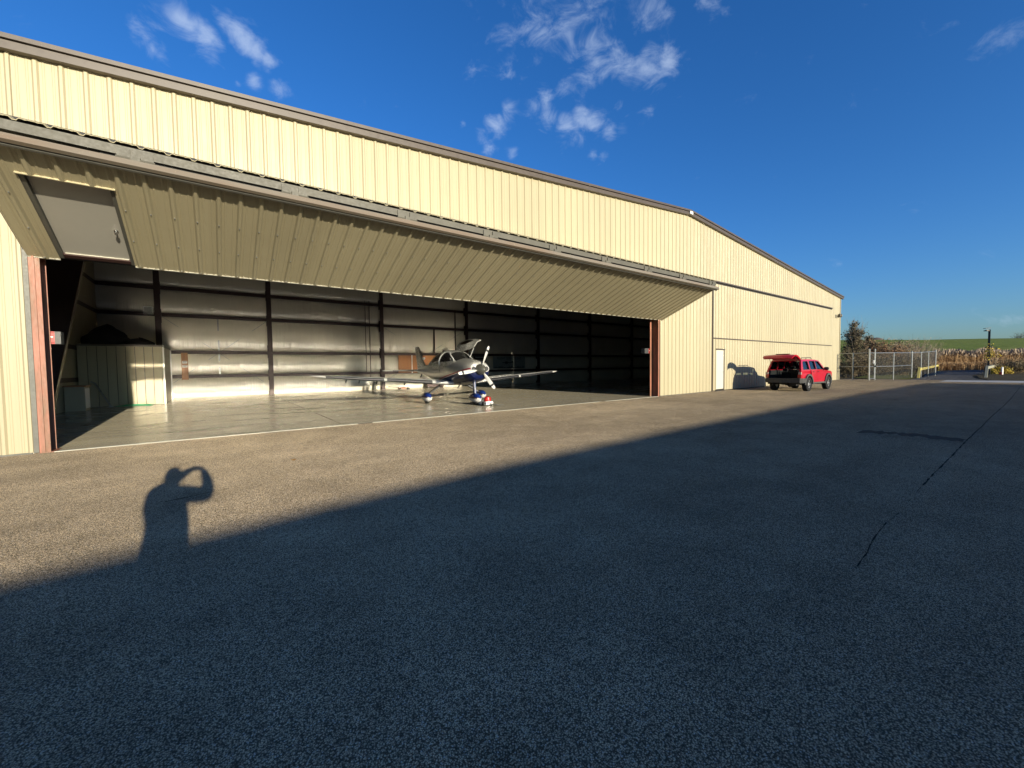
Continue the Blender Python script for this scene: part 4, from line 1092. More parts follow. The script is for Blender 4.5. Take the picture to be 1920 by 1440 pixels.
# doors: proud skins with gaps
for s in (1, -1):
    for (x0, x1, nm) in ((.47, 1.075, 'rear_door'), (1.09, 2.17, 'front_door')):
        poly = [(x0,.50),(x1,.50),(x1,1.09),(x0,1.11)] if x0 > 1 else [(x0-.0,.62),(x0+.05,.50),(x1,.50),(x1,1.11),(x0-.14,1.12),(x0-.14,.95)]
        m = MB(); m.prism(poly, side(s), .852, .864); q = m.build(nm, M['redpaint'], CAR, smooth=True, ang=28, fix=True)
        m = MB(); m.prism([(x0+.05,1.0),(x0+.20,1.0),(x0+.20,1.035),(x0+.05,1.035)], side(s), .866, .885); m.build('door_handle', M['blackplastic'], q, fix=True)
        m = MB(); m.prism([(max(x0-.0,.5),.60),(x1-.02,.60),(x1-.02,.655),(max(x0-.0,.5),.655)], side(s), .866, .875); m.build('rub_strip', M['redpaint'], q, fix=True)
    for w in (Wq, Wr, Wf):
        m = MB(); m.prism(w, side(s), .795, .802); m.build('side_window', M['carglass'], CAR, fix=True)
        cx = sum(p[0] for p in w)/len(w); cz = sum(p[1] for p in w)/len(w)
        m = MB(); m.prism([(cx+(p[0]-cx)*1.03, cz+(p[1]-cz)*1.05) for p in w], side(s), .851, .8535, [[(cx+(p[0]-cx)*.965, cz+(p[1]-cz)*.94) for p in w]]); m.build('window_trim', M['blackplastic'], CAR, fix=True)
    for cx in (0, 2.67):
        m = MB(); m.prism(arc(cx,.37,.54,182,-2,18)+arc(cx,.37,.445,-2,182,18), side(s), .84, .905); m.build('wheel_arch_flare', M['flare'], CAR, smooth=True, fix=True)
        # wheel
        y = s*.77
        m = MB(); m.lathe_open([(.205,-.09),(.215,-.13),(.30,-.135),(.355,-.11),(.37,-.07),(.37,.07),(.355,.11),(.30,.135),(.215,.13),(.205,.09)], (cx, y, .37), (0, s, 0), 36)
        for k in range(36):
            a = 2*pi*k/36; c = Vector((cx+.37*cos(a), y, .37+.37*sin(a))); t = Vector((-sin(a), 0, cos(a))); m.bar(c-Vector((0,.10,0)), c+Vector((0,.10,0)), .03, .012, (cos(a),0,sin(a)))
        q = m.build('wheel', M['tyre'], CAR, smooth=True)
        m = MB(); m.lathe([(.215,-.10),(.215,.06),(.205,.10),(.19,.105),(.185,.07),(.05,.085),(.04,.11),(.0,.11)], (cx, y, .37), (0, s, 0), 30)
        m.mi = 1
        for k in range(6):
            a = 2*pi*(k+.5)/6; m.tube([(cx+.125*cos(a), y+s*.076, .37+.125*sin(a)), (cx+.125*cos(a), y+s*.088, .37+.125*sin(a))], .042, 10)
        m.build('rim', [M['alloy'], M['black']], q, smooth=True)
    m = MB(); m.prism([(.50,.38),(2.17,.38),(2.17,.465),(.50,.465)], side(s), .80, .885); m.build('side_step', M['flare'], CAR, fix=True)
    m = MB(); m.tube([(-.35, s*.60, 1.70), (-.28, s*.60, 1.765), (.9, s*.60, 1.775), (1.02, s*.60, 1.705)], .018, 8); m.tube([(.3, s*.60, 1.69), (.3, s*.60, 1.77)], .016, 6); m.build('roof_rail', M['blackplastic'], CAR)
    m = MB(); m.loft([superring(x, z0, z1, w, 14, 3) for (x, z0, z1, w) in ((1.93,1.12,1.20,.05),(1.95,1.08,1.26,.11),(2.02,1.08,1.26,.11),(2.06,1.12,1.22,.06))])
    for v in m.v: v.y += s*.985
    q = m.build('mirror', M['blackplastic'], CAR, smooth=True, fix=True)
    m = MB(); m.bar((2.0, s*.82, 1.13), (2.0, s*.90, 1.15), .05, .05); m.build('mirror_arm', M['blackplastic'], q)
    # tail lamps in the rear corners
    m = MB(); m.box(-.955, -.86, min(s*.69, s*.835), max(s*.69, s*.835), .72, .895); tl = m.build('tail_lamp', M['taillamp'], CAR)
    m = MB(); m.box(-.945, -.84, min(s*.72, s*.838), max(s*.72, s*.838), .90, 1.02); m.build('clear_lens', M['clear'], tl)
    m = MB(); m.box(3.30, 3.42, min(s*.5, s*.73), max(s*.5, s*.73), .74, .90); m.build('headlight', M['clear'], CAR)
    m = MB(); m.tube([(-.62, s*.655, 1.28), (-1.08, s*.62, 1.80)], .012, 6); m.build('gas_strut', M['blackplastic'], CAR)
m = MB()
m.loft([[Vector((x, y, z)) for z in (.46, .70)] + [Vector((x2, y, z)) for z in (.70, .46)] for (y, x, x2) in ((-.90,-.62,-.50),(-.88,-.86,-.70),(-.80,-.98,-.84),(0,-1.02,-.86),(.80,-.98,-.84),(.88,-.86,-.70),(.90,-.62,-.50))])
m.build('rear_bumper', M['bumper'], CAR, fix=True)
m = MB(); m.loft([[Vector((x, y, z)) for z in (.42, .66)] + [Vector((x-.12, y, z)) for z in (.66, .42)] for (y, x) in ((-.88,3.2),(-.78,3.42),(0,3.50),(.78,3.42),(.88,3.2))]); m.build('front_bumper', M['bumper'], CAR, fix=True)
m = MB(); m.box(3.385, 3.41, -.48, .48, .72, .90); m.build('grille', M['blackplastic'], CAR)
# interior: floor, trim, seats, dashboard, underbody
m = MB(); m.box(-.86, 3.25, -.76, .76, .42, .52); m.box(-.5, .5, -.06, .06, .30, .42); m.box(-.12, .12, -.62, .62, .33, .42); m.lathe([(.10,-.1),(.14,-.05),(.14,.05),(.10,.1)], (0,0,.33), (0,1,0), 14); m.box(-.75, -.35, -.55, -.25, .30, .42); m.box(2.2, 3.2, -.55, .55, .30, .43)
m.tube([(-.9, .5, .36), (-.3, .5, .38)], .03, 8)
m.build('underbody', M['cabin'], CAR)
m = MB()
for s in (1, -1): m.box(-.84, .45, min(s*.70, s*.765), max(s*.70, s*.765), .525, 1.12); m.box(.5, 2.2, min(s*.72, s*.77), max(s*.72, s*.77), .525, 1.10)
m.box(-.88, -.84, -.76, .76, .525, .66); m.box(2.18, 2.32, -.74, .74, .53, 1.10); m.box(-.5, 1.55, -.62, .62, 1.595, 1.61)
m.build('cabin_trim', M['cabin'], CAR)
for (x, ys) in ((.55, (-.42, .0, .42)), (1.40, (-.38, .38))):
    for y in ys:
        m = MB(); w = .19 if x < 1 else .24
        zt = 1.0 if x < 1 else 1.10; m.bar((x+.1, y, .62), (x-.08, y, zt), 2*w, .12, (1,0,0)); m.box(x+.02, x+.5, y-w, y+w, .53, .72)
        if y or x > 1: m.bar((x-.08, y, zt+.05), (x-.10, y, zt+.20), .21, .09, (1,0,0)); m.tube([(x-.08, y, zt-.02), (x-.09, y, zt+.08)], .015, 6)
        m.build('seat', M['cabin'], CAR, smooth=True)
m = MB(); m.tube([Vector((1.98, .38+.18*cos(q), 1.05+.17*sin(q))) for q in [2*pi*i/18 for i in range(19)]], .016, 6); m.build('steering_wheel', M['cabin'], CAR)
m = MB(); m.loft([[Vector((2.30, y*.75, 1.12)) for y in (-1, 1)], [Vector((1.70, y*.66, 1.59)) for y in (-1, 1)]], caps=False, closed=False); m.build('windscreen', M['carglass'], CAR)
for s in (1, -1):
    m = MB(); m.bar((2.33, s*.755, 1.11), (1.70, s*.665, 1.60), .05, .05); m.build('windscreen_pillar', M['redpaint'], CAR)
# raised tailgate
hpf = [(-.52,1.69),(-.66,1.78),(-.92,1.885),(-1.22,1.93),(-1.46,1.90),(-1.60,1.82),(-1.64,1.74)]
def gate(off, w): return [Vector((x - off*.1, w, z - off)) for x, z in hpf]
m = MB()
ws = [.66,.67,.68,.70,.72,.71,.66]
rings = []
for i, (x, z) in enumerate(hpf):
    t = .075 if 0 < i < 6 else .03
    rings.append([Vector((x, ws[i]*q, z + .03*(1-q*q))) for q in lin(-1, 1, 8)] + [Vector((x+.02, ws[i]*.97*q, z-t)) for q in lin(1, -1, 8)])
m.loft(rings); tg_ = m.build('tailgate', M['redpaint'], CAR, smooth=True, ang=40, fix=True)
m = MB(); m.grid(lambda u, v: (-.62-.50*u, (-.54+1.08*v), 1.755+.158*u**.75+.052*(1-(2*v-1)**2)*0 + .034), 6, 6); m.build('rear_glass', M['acglass'], tg_, smooth=True)
m = MB(); m.box(-1.34, -1.14, -.42, .20, 1.955, 1.985); m.build('number_plate_recess', M['blackplastic'], tg_)
m = MB(); m.bar((-.70, -.5, 1.83), (-.62, .5, 1.80), .10, .03); m.build('spoiler', M['redpaint'], tg_)
m = MB(); m.bar((-1.12, .0, 1.955), (-.80, .35, 1.90), .03, .02); m.build('rear_wiper', M['blackplastic'], tg_)

# ------------------------------------------------------------------ floodlight on the hangar corner
FL = thing('floodlight', 'small twin headed floodlight bracketed to the far corner of the hangar', 'floodlight', (46.6, D-.05, 6.0))
m = MB(); m.box(46.95, 47.1, D-.12, D-.036, 5.85, 6.15); m.tube([(47.0, D-.12, 6.0), (46.6, D-.3, 6.0)], .04, 8); m.build('bracket', M['greysteel'], FL)
for dx, dz in ((46.72, .0), (46.35, .0)):
    m = MB(); m.loft([superring(x, 5.9+dz-h, 5.9+dz+h+.14, w, 10) for x, h, w in ((dx-.10,.06,.06),(dx-.06,.10,.10),(dx+.08,.06,.06),(dx+.13,.03,.03))])
    for v in m.v: v.y += D-.32
    m.build('lamp_head', M['greysteel'], FL, smooth=True)

# ------------------------------------------------------------------ chain link fence
FZ = 2.52
def chain(m, a, b, za0, za1, zb0, zb1, pitch=.075, w=.0026):
    a, b = Vector(a), Vector(b); Lh = (b-a).length; n = int((Lh+FZ)/pitch)
    d = (b-a)/Lh
    for sg in (1, -1):
        for i in range(n):
            s0 = i*pitch - (FZ if sg > 0 else 0); s1 = s0 + FZ*sg if sg > 0 else s0 - FZ
            t0, t1 = 0.0, 1.0
            p0, p1 = s0, s1
            lo_, hi_ = (p0, p1) if p0 < p1 else (p1, p0)
            def cl(v): return max(0, min(Lh, v))
            if hi_ <= 0 or lo_ >= Lh: continue
            q0, q1 = cl(p0), cl(p1); f0, f1 = (q0-p0)/(p1-p0), (q1-p0)/(p1-p0)
            def P(s, f):
                g = s/Lh; z0 = za0+(zb0-za0)*g; z1 = za1+(zb1-za1)*g
                q = a + d*s; return Vector((q.x, q.y, z0+(z1-z0)*f))
            A, B = P(q0, f0), P(q1, f1)
            u = Vector((d.x, d.y, 0))*w; nrm = Vector((-d.y, d.x, 0))*w*.8
            m.add([A-u, A+u, A+nrm, B-u, B+u, B+nrm], [(0,1,4,3),(1,2,5,4),(2,0,3,5)])
def post(m, x, y, z0, z1, r): m.tube([(x, y, z0), (x, y, z1-.03), (x, y, z1)], [r, r, r*.5], 10)
F1 = thing('chain_link_fence', 'galvanised chain link fence between the hangar corner and the gate', 'fence', (47.4, 11.1, 0))
m = MB(); post(m, 47.18, 11.1, 0, FZ, .05); m.build('post', M['galv'], F1)
m = MB(); m.tube([(47.58, 12.15, FZ-.05), (47.18, 11.1, FZ-.05), (47.12, 10.02, FZ-.05)], .032, 8); m.build('top_rail', M['galv'], F1)
m = MB(); m.tube([(47.58, 12.15, 1.25), (47.18, 11.1, 1.25), (47.12, 10.02, 1.25)], .028, 8); m.build('mid_rail', M['galv'], F1)
m = MB(); chain(m, (47.58, 12.15, 0), (47.18, 11.1, 0), .03, FZ, .03, FZ); chain(m, (47.18, 11.1, 0), (47.12, 10.0, 0), .03, FZ, .03, FZ); q = m.build('chain_link_mesh', M['wire'], F1); q['kind'] = 'stuff'
GT = thing('fence_gate', 'narrow galvanised pedestrian gate with a white latch box between two tall posts', 'gate', (47.6, 9.85, 0))
for x, y in ((47.12, 9.94), (48.03, 9.74)):
    m = MB(); post(m, x, y, 0, 2.85, .065 if x < 47.5 else .055); m.build('gate_post', M['galv'], GT)
m = MB()
for z in (.18, 1.25, FZ-.05): m.tube([(47.2, 9.925, z), (47.95, 9.755, z)], .026, 8)
m.tube([(47.2, 9.925, .18), (47.2, 9.925, FZ-.05)], .026, 8); m.tube([(47.95, 9.755, .18), (47.95, 9.755, FZ-.05)], .026, 8)
m.build('gate_frame', M['galv'], GT)
m = MB(); m.box(47.62, 47.76, 9.72, 9.80, 1.52, 1.82); m.build('latch_box', M['white'], GT)
m = MB(); m.box(47.80, 48.06, 9.62, 9.70, 1.22, 1.34); m.build('lock', M['black'], GT)
m = MB(); chain(m, (47.2, 9.925, 0), (47.95, 9.755, 0), .18, FZ-.05, .18, FZ-.05); q = m.build('chain_link_mesh', M['wire'], GT); q['kind'] = 'stuff'
F2 = thing('chain_link_fence', 'galvanised chain link fence from the gate past the yellow guardrail along the road', 'fence', (52, 9, 0))
P2 = [(48.03, 9.74, 0), (50.24, 8.88, 0), (55.94, 8.55, .05)]
for px, dp, z in ((1727, 41.6, .12), (1740.5, 44.0, .22), (1754, 46.5, .34)):
    p = at(px, dp); P2.append((p.x, p.y, z))
for i, (x, y, z) in enumerate(P2[1:]):
    m = MB(); post(m, x, y, z-.4, z+FZ+(.14 if i in (1, 4) else 0), .055 if i in (1, 4) else .042); m.build('post', M['galv'], F2)
m = MB(); m.tube([(x, y, z+FZ-.05) for x, y, z in P2], .032, 8); m.build('top_rail', M['galv'], F2)
m = MB(); m.tube([(x, y, z+1.25) for x, y, z in P2[:3]], .026, 8); m.build('mid_rail', M['galv'], F2)
m = MB()
for a, b in zip(P2[:-1], P2[1:]): chain(m, (a[0], a[1], 0), (b[0], b[1], 0), a[2]+.03, a[2]+FZ, b[2]+.03, b[2]+FZ)
q = m.build('chain_link_mesh', M['wire'], F2); q['kind'] = 'stuff'

# ------------------------------------------------------------------ guardrails, lamp, marker post
def guardrail(a, b, npost, label, mat, h=.86):
    a, b = Vector(a), Vector(b); d = (b-a).normalized()
    t = thing('guardrail', label, 'guardrail', a)
    a2, b2 = a + d*1.6, b - d*1.6
    m = MB(); m.bar(a2+Vector((0,0,h)), b2+Vector((0,0,h)), .16, .26); m.build('rail', mat, t)
    m = MB(); m.bar(a+Vector((0,0,-.1)), a2+Vector((0,0,h+.1)), .18, .28); m.build('sloped_end', mat, t)
    m = MB(); m.bar(b+Vector((0,0,-.1)), b2+Vector((0,0,h+.1)), .18, .28); m.build('sloped_end', mat, t)
    for k in range(npost):
        p = a2.lerp(b2, (k+.5)/npost); m = MB(); m.box(p.x-.14, p.x+.14, p.y+.09, p.y+.30, -.1, h+.02); m.build('post', M['blackplastic'], t)
guardrail((56.1, 8.10, .0), (99.0, 11.9, .1), 6, 'long yellow steel guardrail with dark posts along the left edge of the road', M['yellow'])
guardrail((59.2, 3.95, .0), (92.0, 4.9, .1), 5, 'pale cream guardrail with a sloped end right of the road by the lamp', M['creamrail'], .95)
LPt = Vector((60.3, 3.70, 0))
LPt = at(1853, 47.5)
LP = thing('street_lamp', 'dark tall post with a flat solar lamp head beside the road', 'lamp post', LPt)
m = MB(); m.box(LPt.x-.09, LPt.x+.09, LPt.y-.09, LPt.y+.09, -.2, 5.3); m.build('pole', M['blackplastic'], LP)
m = MB(); m.bar(LPt+Vector((0, 0, 5.22)), LPt+rgt*(-.42)+Vector((0,0,5.2)), .10, .12); m.build('lamp_arm', M['blackplastic'], LP)
m = MB(); m.bar(LPt+rgt*-.50+Vector((0,0,5.16)), LPt+rgt*-.18+Vector((0,0,5.16)), .34, .10); m.build('lamp_head', M['darkgap'], LP)
m = MB(); m.bar(LPt+rgt*-.62+Vector((0,0,5.42)), LPt+rgt*.02+Vector((0,0,5.50)), .28, .05); m.build('solar_panel', M['darkgap'], LP)
BLt = at(1879.5, 44.5)
BL = thing('marker_post', 'short white marker post with a red base at the edge of the apron', 'marker post', BLt)
m = MB(); m.tube([BLt+Vector((0,0,.0)), BLt+Vector((0,0,.86)), BLt+Vector((0,0,.92))], [.085, .085, .05], 12); m.build('post', M['white'], BL, smooth=True)
RP2 = BLt + rgt*-.16
m = MB(); m.box(RP2.x-.10, RP2.x+.10, RP2.y-.09, RP2.y+.09, 0, .36); m.build('red_base', M['redbox'], BL)

# ------------------------------------------------------------------ plants
def leafcard(m, p, s, rr):
    a, b = rr.uniform(0, 2*pi), rr.uniform(-1, 1); u = Vector((cos(a), sin(a), b)).normalized(); w = u.cross(Vector((rr.uniform(-1,1), rr.uniform(-1,1), rr.uniform(-1,1)))).normalized()
    m.add([p-u*s, p+w*s*.5, p+u*s, p-w*s*.5], [(0,1,2,3)])
def branch(m, p, d, L0, r, depth, rr, up=.15, spread=.6, tips=None, n=4):
    pts = [p.copy()]; dd = d.copy(); seg = 4
    for i in range(seg):
        dd = (dd + Vector((rr.gauss(0,.12), rr.gauss(0,.12), up*.3))).normalized(); p = p + dd*L0/seg; pts.append(p.copy())
    m.tube(pts, [r*(1-.6*i/seg) for i in range(seg+1)], 5 if r > .03 else 3, caps=False)
    if tips is not None and depth <= 1: tips += pts[1:]
    if depth <= 0: return
    for k in range(n):
        t = rr.uniform(.3, 1.0); q = pts[min(seg, max(1, int(t*seg)))]
        v = (dd + Vector((rr.gauss(0,spread), rr.gauss(0,spread), rr.gauss(up,spread*.6)))).normalized()
        branch(m, q, v, L0*rr.uniform(.5,.75), r*.5, depth-1, rr, up, spread, tips, n)
def shrub(name, label, cat, p, h, w, mats, seed, nst=26, depth=2, leaves=900, ls=.07, group=None, up=.25, leafmat=None, lean=.45, lz=(0, 1)):
    rr = random.Random(seed); t = thing(name, label, cat, p, group=group)
    m = MB(); tips = []
    for k in range(nst):
        a = rr.uniform(0, 2*pi); r = w*.25*sqrt(rr.random())
        base = Vector(p) + Vector((r*cos(a), r*sin(a), -.1)); d = Vector((cos(a)*lean*rr.random()*w/h*1.6, sin(a)*lean*rr.random()*w/h*1.6, 1)).normalized()
        branch(m, base, d, h*rr.uniform(.45,.72), .016*h**.5*rr.uniform(.6,1.2), depth, rr, up, .5, tips, 4)
    m.build('stems', mats, t)
    if leaves:
        m = MB()
        for k in range(leaves):
            q = rr.choice(tips); z = (q.z)/h
            if not (lz[0] <= z <= lz[1]): continue
            leafcard(m, q + Vector((rr.gauss(0,.12), rr.gauss(0,.12), rr.gauss(0,.12))), ls*rr.uniform(.5,1.3), rr)
        q = m.build('foliage', leafmat or mats, t); 
    return t
# evergreen with a bare twiggy top just past the hangar corner
def evergreen(p, h, w, seed, label):
    rr = random.Random(seed); t = thing('evergreen_tree', label, 'tree', p); P = Vector(p)
    m = MB(); m.tube([P, P+Vector((.05,0,h*.5)), P+Vector((0,.05,h*.95))], [.16, .10, .03], 8); tips = []
    for k in range(110):
        z = h*rr.uniform(.06, .9); a = rr.uniform(0, 2*pi); l = w*(1-(z/h)**1.5)*rr.uniform(.6, 1.05)+.35
        d = Vector((cos(a), sin(a), rr.uniform(.25, .9) + (z/h)*1.4)).normalized()
        branch(m, P+Vector((0,0,z)), d, l*.8, .028, 1, rr, .35, .45, tips, 5)
    for k in range(46):
        a = rr.uniform(0, 2*pi); d = Vector((cos(a)*.55*rr.random(), sin(a)*.55*rr.random(), 1)).normalized()
        branch(m, P+Vector((rr.gauss(0,.4), rr.gauss(0,.4), h*rr.uniform(.45,.68))), d, h*rr.uniform(.22,.34), .014, 1, rr, .3, .28, None, 4)
    m.build('trunk', M['twig'], t)
    m = MB()
    for k in range(6000):
        q = rr.choice(tips)
        if q.z > h*.80 and rr.random() < .75: continue
        leafcard(m, q + Vector((rr.gauss(0,.16), rr.gauss(0,.16), rr.gauss(0,.14))), rr.uniform(.05,.14), rr)
    m.build('crown', M['needle'], t)
evergreen(at(1601, 53), 7.3, 2.7, 11, 'dark conical evergreen with bare twigs on top beside the hangar corner')
evergreen(at(1628, 60), 5.6, 2.6, 12, 'lower brownish evergreen just right of the tall conical one')
shrub('shrub', 'reddish brown leafy shrub in the middle of the thicket behind the fence', 'shrub', at(1652, 58), 4.9, 4.4, M['twigred'], 21, 28, 2, 5200, .12, None, .2)
shrub('shrub', 'rusty twiggy shrub under the distant grey peak behind the fence', 'shrub', at(1670, 66), 5.2, 4.0, M['twigred'], 22, 26, 2, 3800, .11, None, .2)
shrub('bare_shrub', 'pale bare shrub with arching branches above the fence post', 'shrub', at(1690, 62), 5.4, 4.8, M['twig'], 23, 30, 2, 1500, .09, None, .25)
shrub('bare_shrub', 'leafless tall thin branched shrub against the green hill left of the fence corner', 'shrub', at(1712, 66), 5.8, 4.8, M['twig'], 24, 30, 2, 900, .09, None, .3)
shrub('bare_shrub', 'sparse leafless branches reaching above the hill line near the fence end', 'shrub', at(1733, 72), 6.0, 4.5, M['twig'], 25, 24, 2, 300, .08, None, .35)
gi = ['olive brown bush directly behind the fence by the hangar wall', 'dense dark brown bush behind the fence just left of the gate', 'tangled brown bush behind the gate', 'dull brown bush behind the fence right of the gate', 'matted brown bush behind the fence near its corner', 'low dry bush at the fence corner beside the guardrail']
for k, (px, dp) in enumerate(((1590, 44), (1612, 45.5), (1634, 46.5), (1657, 46), (1682, 46.5), (1705, 47))):
    shrub('brush_shrub', gi[k], 'shrub', at(px, dp), 2.5+.25*(k % 3), 2.6, M['brush'], 40+k, 30, 2, 2200, .09, 'brown bushes close behind the chain link fence', .15)
shrub('amber_bush', 'amber leaved bush at the fence corner behind the yellow guardrail', 'shrub', at(1722, 45.0)+Vector((1.2, 1.6, .1)), 1.9, 1.5, M['twig'], 51, 16, 2, 1500, .08, None, .2, M['oleaf'])
shrub('yellow_vine', 'yellow leaved climber wrapped round the dark lamp post', 'climber', LPt+Vector((.15, -.05, .0)), 3.2, .9, M['twig'], 52, 10, 2, 620, .12, None, .9, M['yleaf'], .2, (.62, 1.1))
shrub('yellow_bush', 'low yellow leaved bush at the foot of the lamp post', 'shrub', at(1872, 47), 1.05, 2.2, M['twig'], 53, 22, 2, 1500, .08, None, .1, M['yleaf'])
gl = ['dark brown weedy bush behind the marker post', 'brown weedy bush at the right edge of the photo', 'taller brown weedy bush in front of the reeds']
for k, (px, dp, h_) in enumerate(((1893, 48, 1.9), (1914, 50, 2.1), (1880, 58, 2.4))):
    shrub('weed_bush', gl[k], 'shrub', at(px, dp), h_, 3.0, M['brush'], 60+k, 34, 2, 2200, .08, 'brown weeds right of the lamp post', .1)
gd = ['dark distant shrub on the hill crest at the right edge', 'smaller dark distant shrub left of the one on the hill crest']
for k, (px, hh, ww) in enumerate(((1916, 7.0, 9), (1906, 4.5, 5))):
    p = at(px, 285); p.z = hz(p.x, p.y)-.3
    shrub('hill_shrub', gd[k], 'shrub', p, hh, ww, M['needle'], 70+k, 22, 2, 1500, .5, None, .1)
# reeds
def reeds(px0, px1, d0, d1, h0, h1, n, seed, name, plume=True):
    rr = random.Random(seed); m = MB()
    for k in range(n):
        px = rr.uniform(px0, px1); dp = d0+(d1-d0)*rr.random()**1.3
        p = at(px, dp); h = rr.uniform(h0, h1)*(.85+.2*noise.noise(Vector((px*.03, dp*.1, seed)))); a = rr.uniform(0, 2*pi); lean = rr.uniform(.02,.16)*h
        q = p + Vector((cos(a)*lean, sin(a)*lean, h)); w = rr.uniform(.02,.045)
        s_ = Vector((cos(a+1.57), sin(a+1.57), 0))*w
        m.mi = 0
        mid = p.lerp(q, .55) + Vector((cos(a), sin(a), 0))*-lean*.15
        m.add([p-s_, p+s_, mid+s_, mid-s_, q], [(0,1,2,3),(3,2,4)])
        for j in range(2):
            b = p.lerp(q, rr.uniform(.3,.85)); c = rr.uniform(0, 2*pi); e = b + Vector((cos(c)*.5, sin(c)*.5, rr.uniform(-.1,.45)))
            m.add([b, b.lerp(e,.4)+Vector((0,0,.04)), e], [(0,1,2)])
        if plume and rr.random() < .75:
            m.mi = 1
            c = rr.uniform(0, 2*pi); o = Vector((cos(c)*.10, sin(c)*.10, 0))
            m.add([q-o+Vector((0,0,-.15)), q+o+Vector((0,0,-.1)), q+o*.8+Vector((.1,0,.25)), q+Vector((.14,.05,.45))], [(0,1,2),(0,2,3)])
    o = m.build(name, [M['reed'], M['plume']]); o['kind'] = 'stuff'
    o['label'] = 'tall tan reeds with pale plumes in front of the green hill' if plume else 'low dry tan grass in front of the reeds'; o['category'] = 'reeds' if plume else 'grass'
reeds(1748, 1990, 78, 100, 3.2, 4.3, 6500, 5, 'reeds')
reeds(1745, 1850, 74, 80, 1.2, 2.0, 2200, 6, 'dry_grass', False)
reeds(1852, 1990, 56, 78, 1.4, 2.6, 2600, 8, 'weeds', False)

# ------------------------------------------------------------------ hangar row behind the photographer (casts the long shadow)
YO = -12.0
te = tan(SUN_EL)/cos(SUN_AZ)
prof_sh = [(-26, 4.2), (-8, 4.75), (-1.4, 4.89), (.9, 5.18), (4.0, 5.50), (10.3, 5.74), (18.6, 5.97), (30, 6.04), (43.4, 5.95)]
top = [(x - (y-YO)*tan(SUN_AZ), (y-YO)*te) for x, y in prof_sh]
OHT = thing('hangar_row', 'low grey metal hangar row behind the photographer across the apron', 'hangar', (10, YO-6, 0))
m = MB(); m.prism([(top[0][0]+.2, 0), (top[-1][0]-.2, 0)] + [(x + (-.2 if i == 0 else .2 if i == len(top)-1 else 0), z-.12) for i, (x, z) in reversed(list(enumerate(top)))], lambda u, v, w: (u, w, v), YO-12, YO-.12)
m.build('wall', M['greysteel'], OHT, fix=True)
m = MB(); rings = []
for (x, z) in top: rings.append([Vector((x, YO-12.3, z-.9)), Vector((x, YO, z-.10)), Vector((x, YO, z)), Vector((x, YO-12.3, z-.8))])
m.loft(rings); m.build('roof', M['brown'], OHT, fix=True)
for k in range(4):
    x0 = top[0][0]+4+k*16.5; m = MB(); m.box(x0, x0+12.2, YO-.118, YO-.03, .05, 2.75); dd = m.build('hangar_door', M['cream'], OHT)
    m = MB()
    for j in range(1, 4): m.box(x0+j*3.05-.03, x0+j*3.05+.03, YO-.03, YO-.0, .05, 2.75)
    m.build('door_stile', M['brown'], dd)

# ------------------------------------------------------------------ photographer (behind the lens) and telephone
Fv = Vector((sin(yaw), cos(yaw), 0)); Rv = Vector((cos(yaw), -sin(yaw), 0)); UP = Vector((0,0,1))
HC = Vector((0,0,0)) - Fv*.50
def L2W(r, f, z): return HC + Rv*r + Fv*f + UP*z
def skin(name, verts, edges, radii, root, mat, parent, sub=2):
    me = bpy.data.meshes.new(name); me.from_pydata([tuple(v-ORIG[parent.name]) for v in verts], edges, [])
    me.materials.append(mat)
    o = bpy.data.objects.new(name, me); COL.objects.link(o); o.parent = parent; ORIG[o.name] = ORIG[parent.name]
    md = o.modifiers.new('Skin', 'SKIN'); sv = me.skin_vertices[0].data
    for i, r in enumerate(radii): sv[i].radius = (r, r) if not isinstance(r, tuple) else r; sv[i].use_root = (i == root)
    md.use_smooth_shade = True
    ss = o.modifiers.new('Subdivision', 'SUBSURF'); ss.levels = sub; ss.render_levels = sub
    return o
PS = thing('person', 'person in a dark jacket and jeans holding a telephone up in both hands', 'person', (HC.x, HC.y, 0))
V = []; E_ = []; Rr = []
def J(r, f, z, rad, par=None):
    V.append(L2W(r, f, z)); Rr.append(rad)
    if par is not None: E_.append((par, len(V)-1))
    return len(V)-1
pel = J(0, .07, .96, (.19,.16)); sp = J(0, .06, 1.14, (.195,.16), pel); ch = J(0, -.02, 1.33, (.20,.15), sp); nk = J(0, -.02, 1.50, .10, ch); hd = J(0, .0, 1.60, .118, nk); hd2 = J(0, .01, 1.68, .112, hd); J(0, .0, 1.745, .05, hd2)
hands = []
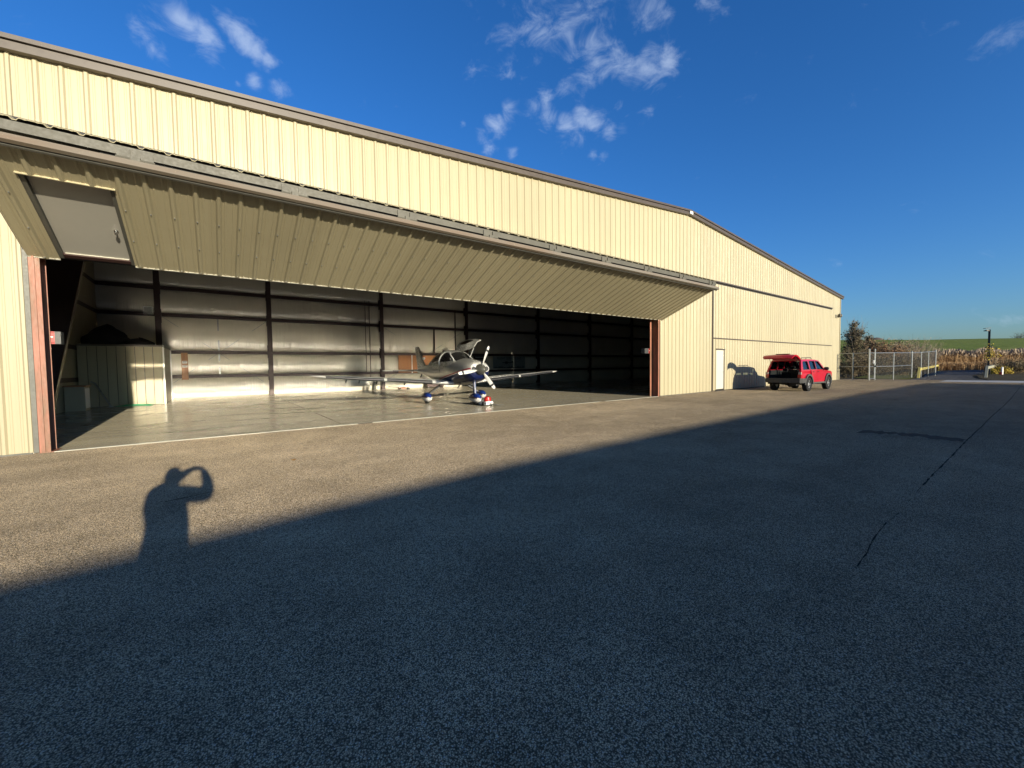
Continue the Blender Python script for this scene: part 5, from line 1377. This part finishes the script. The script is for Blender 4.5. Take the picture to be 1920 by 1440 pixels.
for s in (-1, 1):
    sh = J(s*.17, -.03, 1.41, .11, ch); el = J(s*.35, .20, 1.34, .092, sh); fa = J(s*.24, .36, 1.47, .074, el); wr = J(s*.125, .455, 1.585, .050, fa); pm_ = J(s*.098, .475, 1.612, .032, wr)
    hands.append((s, pm_))
    hp_ = J(s*.10, .05, .88, .105, pel); kn = J(s*.12, .05, .50, .068, hp_); an = J(s*.13, .0, .10, .045, kn); ft = J(s*.14, .14, .05, .042, an); J(s*.145, .22, .04, .034, ft)
    for k in range(4):
        z0 = 1.636-.020*k; l = (.030, .034, .032, .026)[k]
        a = J(s*.088, .485, z0, .0085, pm_); b = J(s*(.088-l*.5), .470, z0, .008, a); J(s*(.088-l*1.4), .468, z0-.004, .007, b)
    a = J(s*.080, .462, 1.590, .010, pm_); b = J(s*.058, .452, 1.600, .009, a); J(s*.042, .452, 1.606, .008, b)
skin('body', V, E_, Rr, pel, M['jacket'], PS)
def ell(m, c, rx, ry, rz, n=14):
    rings = []
    for i in range(1, n): 
        a = pi*i/n; rings.append([Vector(c) + Rv*(rx*sin(a)*cos(2*pi*j/n)) + Fv*(ry*sin(a)*sin(2*pi*j/n)) + UP*(rz*cos(a)) for j in range(n)])
    m.loft(rings)
m = MB(); ell(m, L2W(0, .028, 1.635), .078, .098, .105); ell(m, L2W(0, .128, 1.625), .014, .018, .024)
for s in (-1, 1): ell(m, L2W(s*.082, .01, 1.63), .012, .022, .032)
m.build('face', M['skin'], PS, smooth=True)
m = MB()
for s in (-1, 1): ell(m, L2W(s*.030, .118, 1.650), .014, .010, .008)
ell(m, L2W(0, .118, 1.578), .024, .012, .006); m.build('facial_features', M['hair'], PS, smooth=True)
m = MB(); ell(m, L2W(0, -.005, 1.672), .092, .105, .088); m.build('hair', M['hair'], PS, smooth=True)
m = MB()
for s in (-1, 1): m.tube([L2W(s*.10, .05, .90), L2W(s*.12, .05, .50), L2W(s*.13, .0, .09)], [.135, .092, .085], 14)
ell(m, L2W(0, .06, .93), .19, .15, .13); m.build('jeans', M['jeans'], PS, smooth=True)
m = MB()
for s in (-1, 1): m.loft([superring(x, 0.0, h, w, 12) for x, h, w in ((-.09,.07,.035),(-.05,.11,.045),(.06,.10,.05),(.16,.07,.048),(.21,.05,.03))])
h0 = len(m.v)//2
for i, v in enumerate(m.v):
    s = -1 if i < h0 else 1; q = L2W(s*.137+v.y, .02+v.x, v.z); m.v[i] = q
m.build('shoes', M['black'], PS, smooth=True, fix=True)
PH = thing('telephone', 'black telephone held sideways in both hands by the photographer', 'telephone', (0, 0, H))
m = MB(); m.bar(Vector((0,0,H))-fwd*.020-rgt*.075*1.0, Vector((0,0,H))-fwd*.020+rgt*.075, .075, .008, fwd); m.build('phone_case', M['blackplastic'], PH)
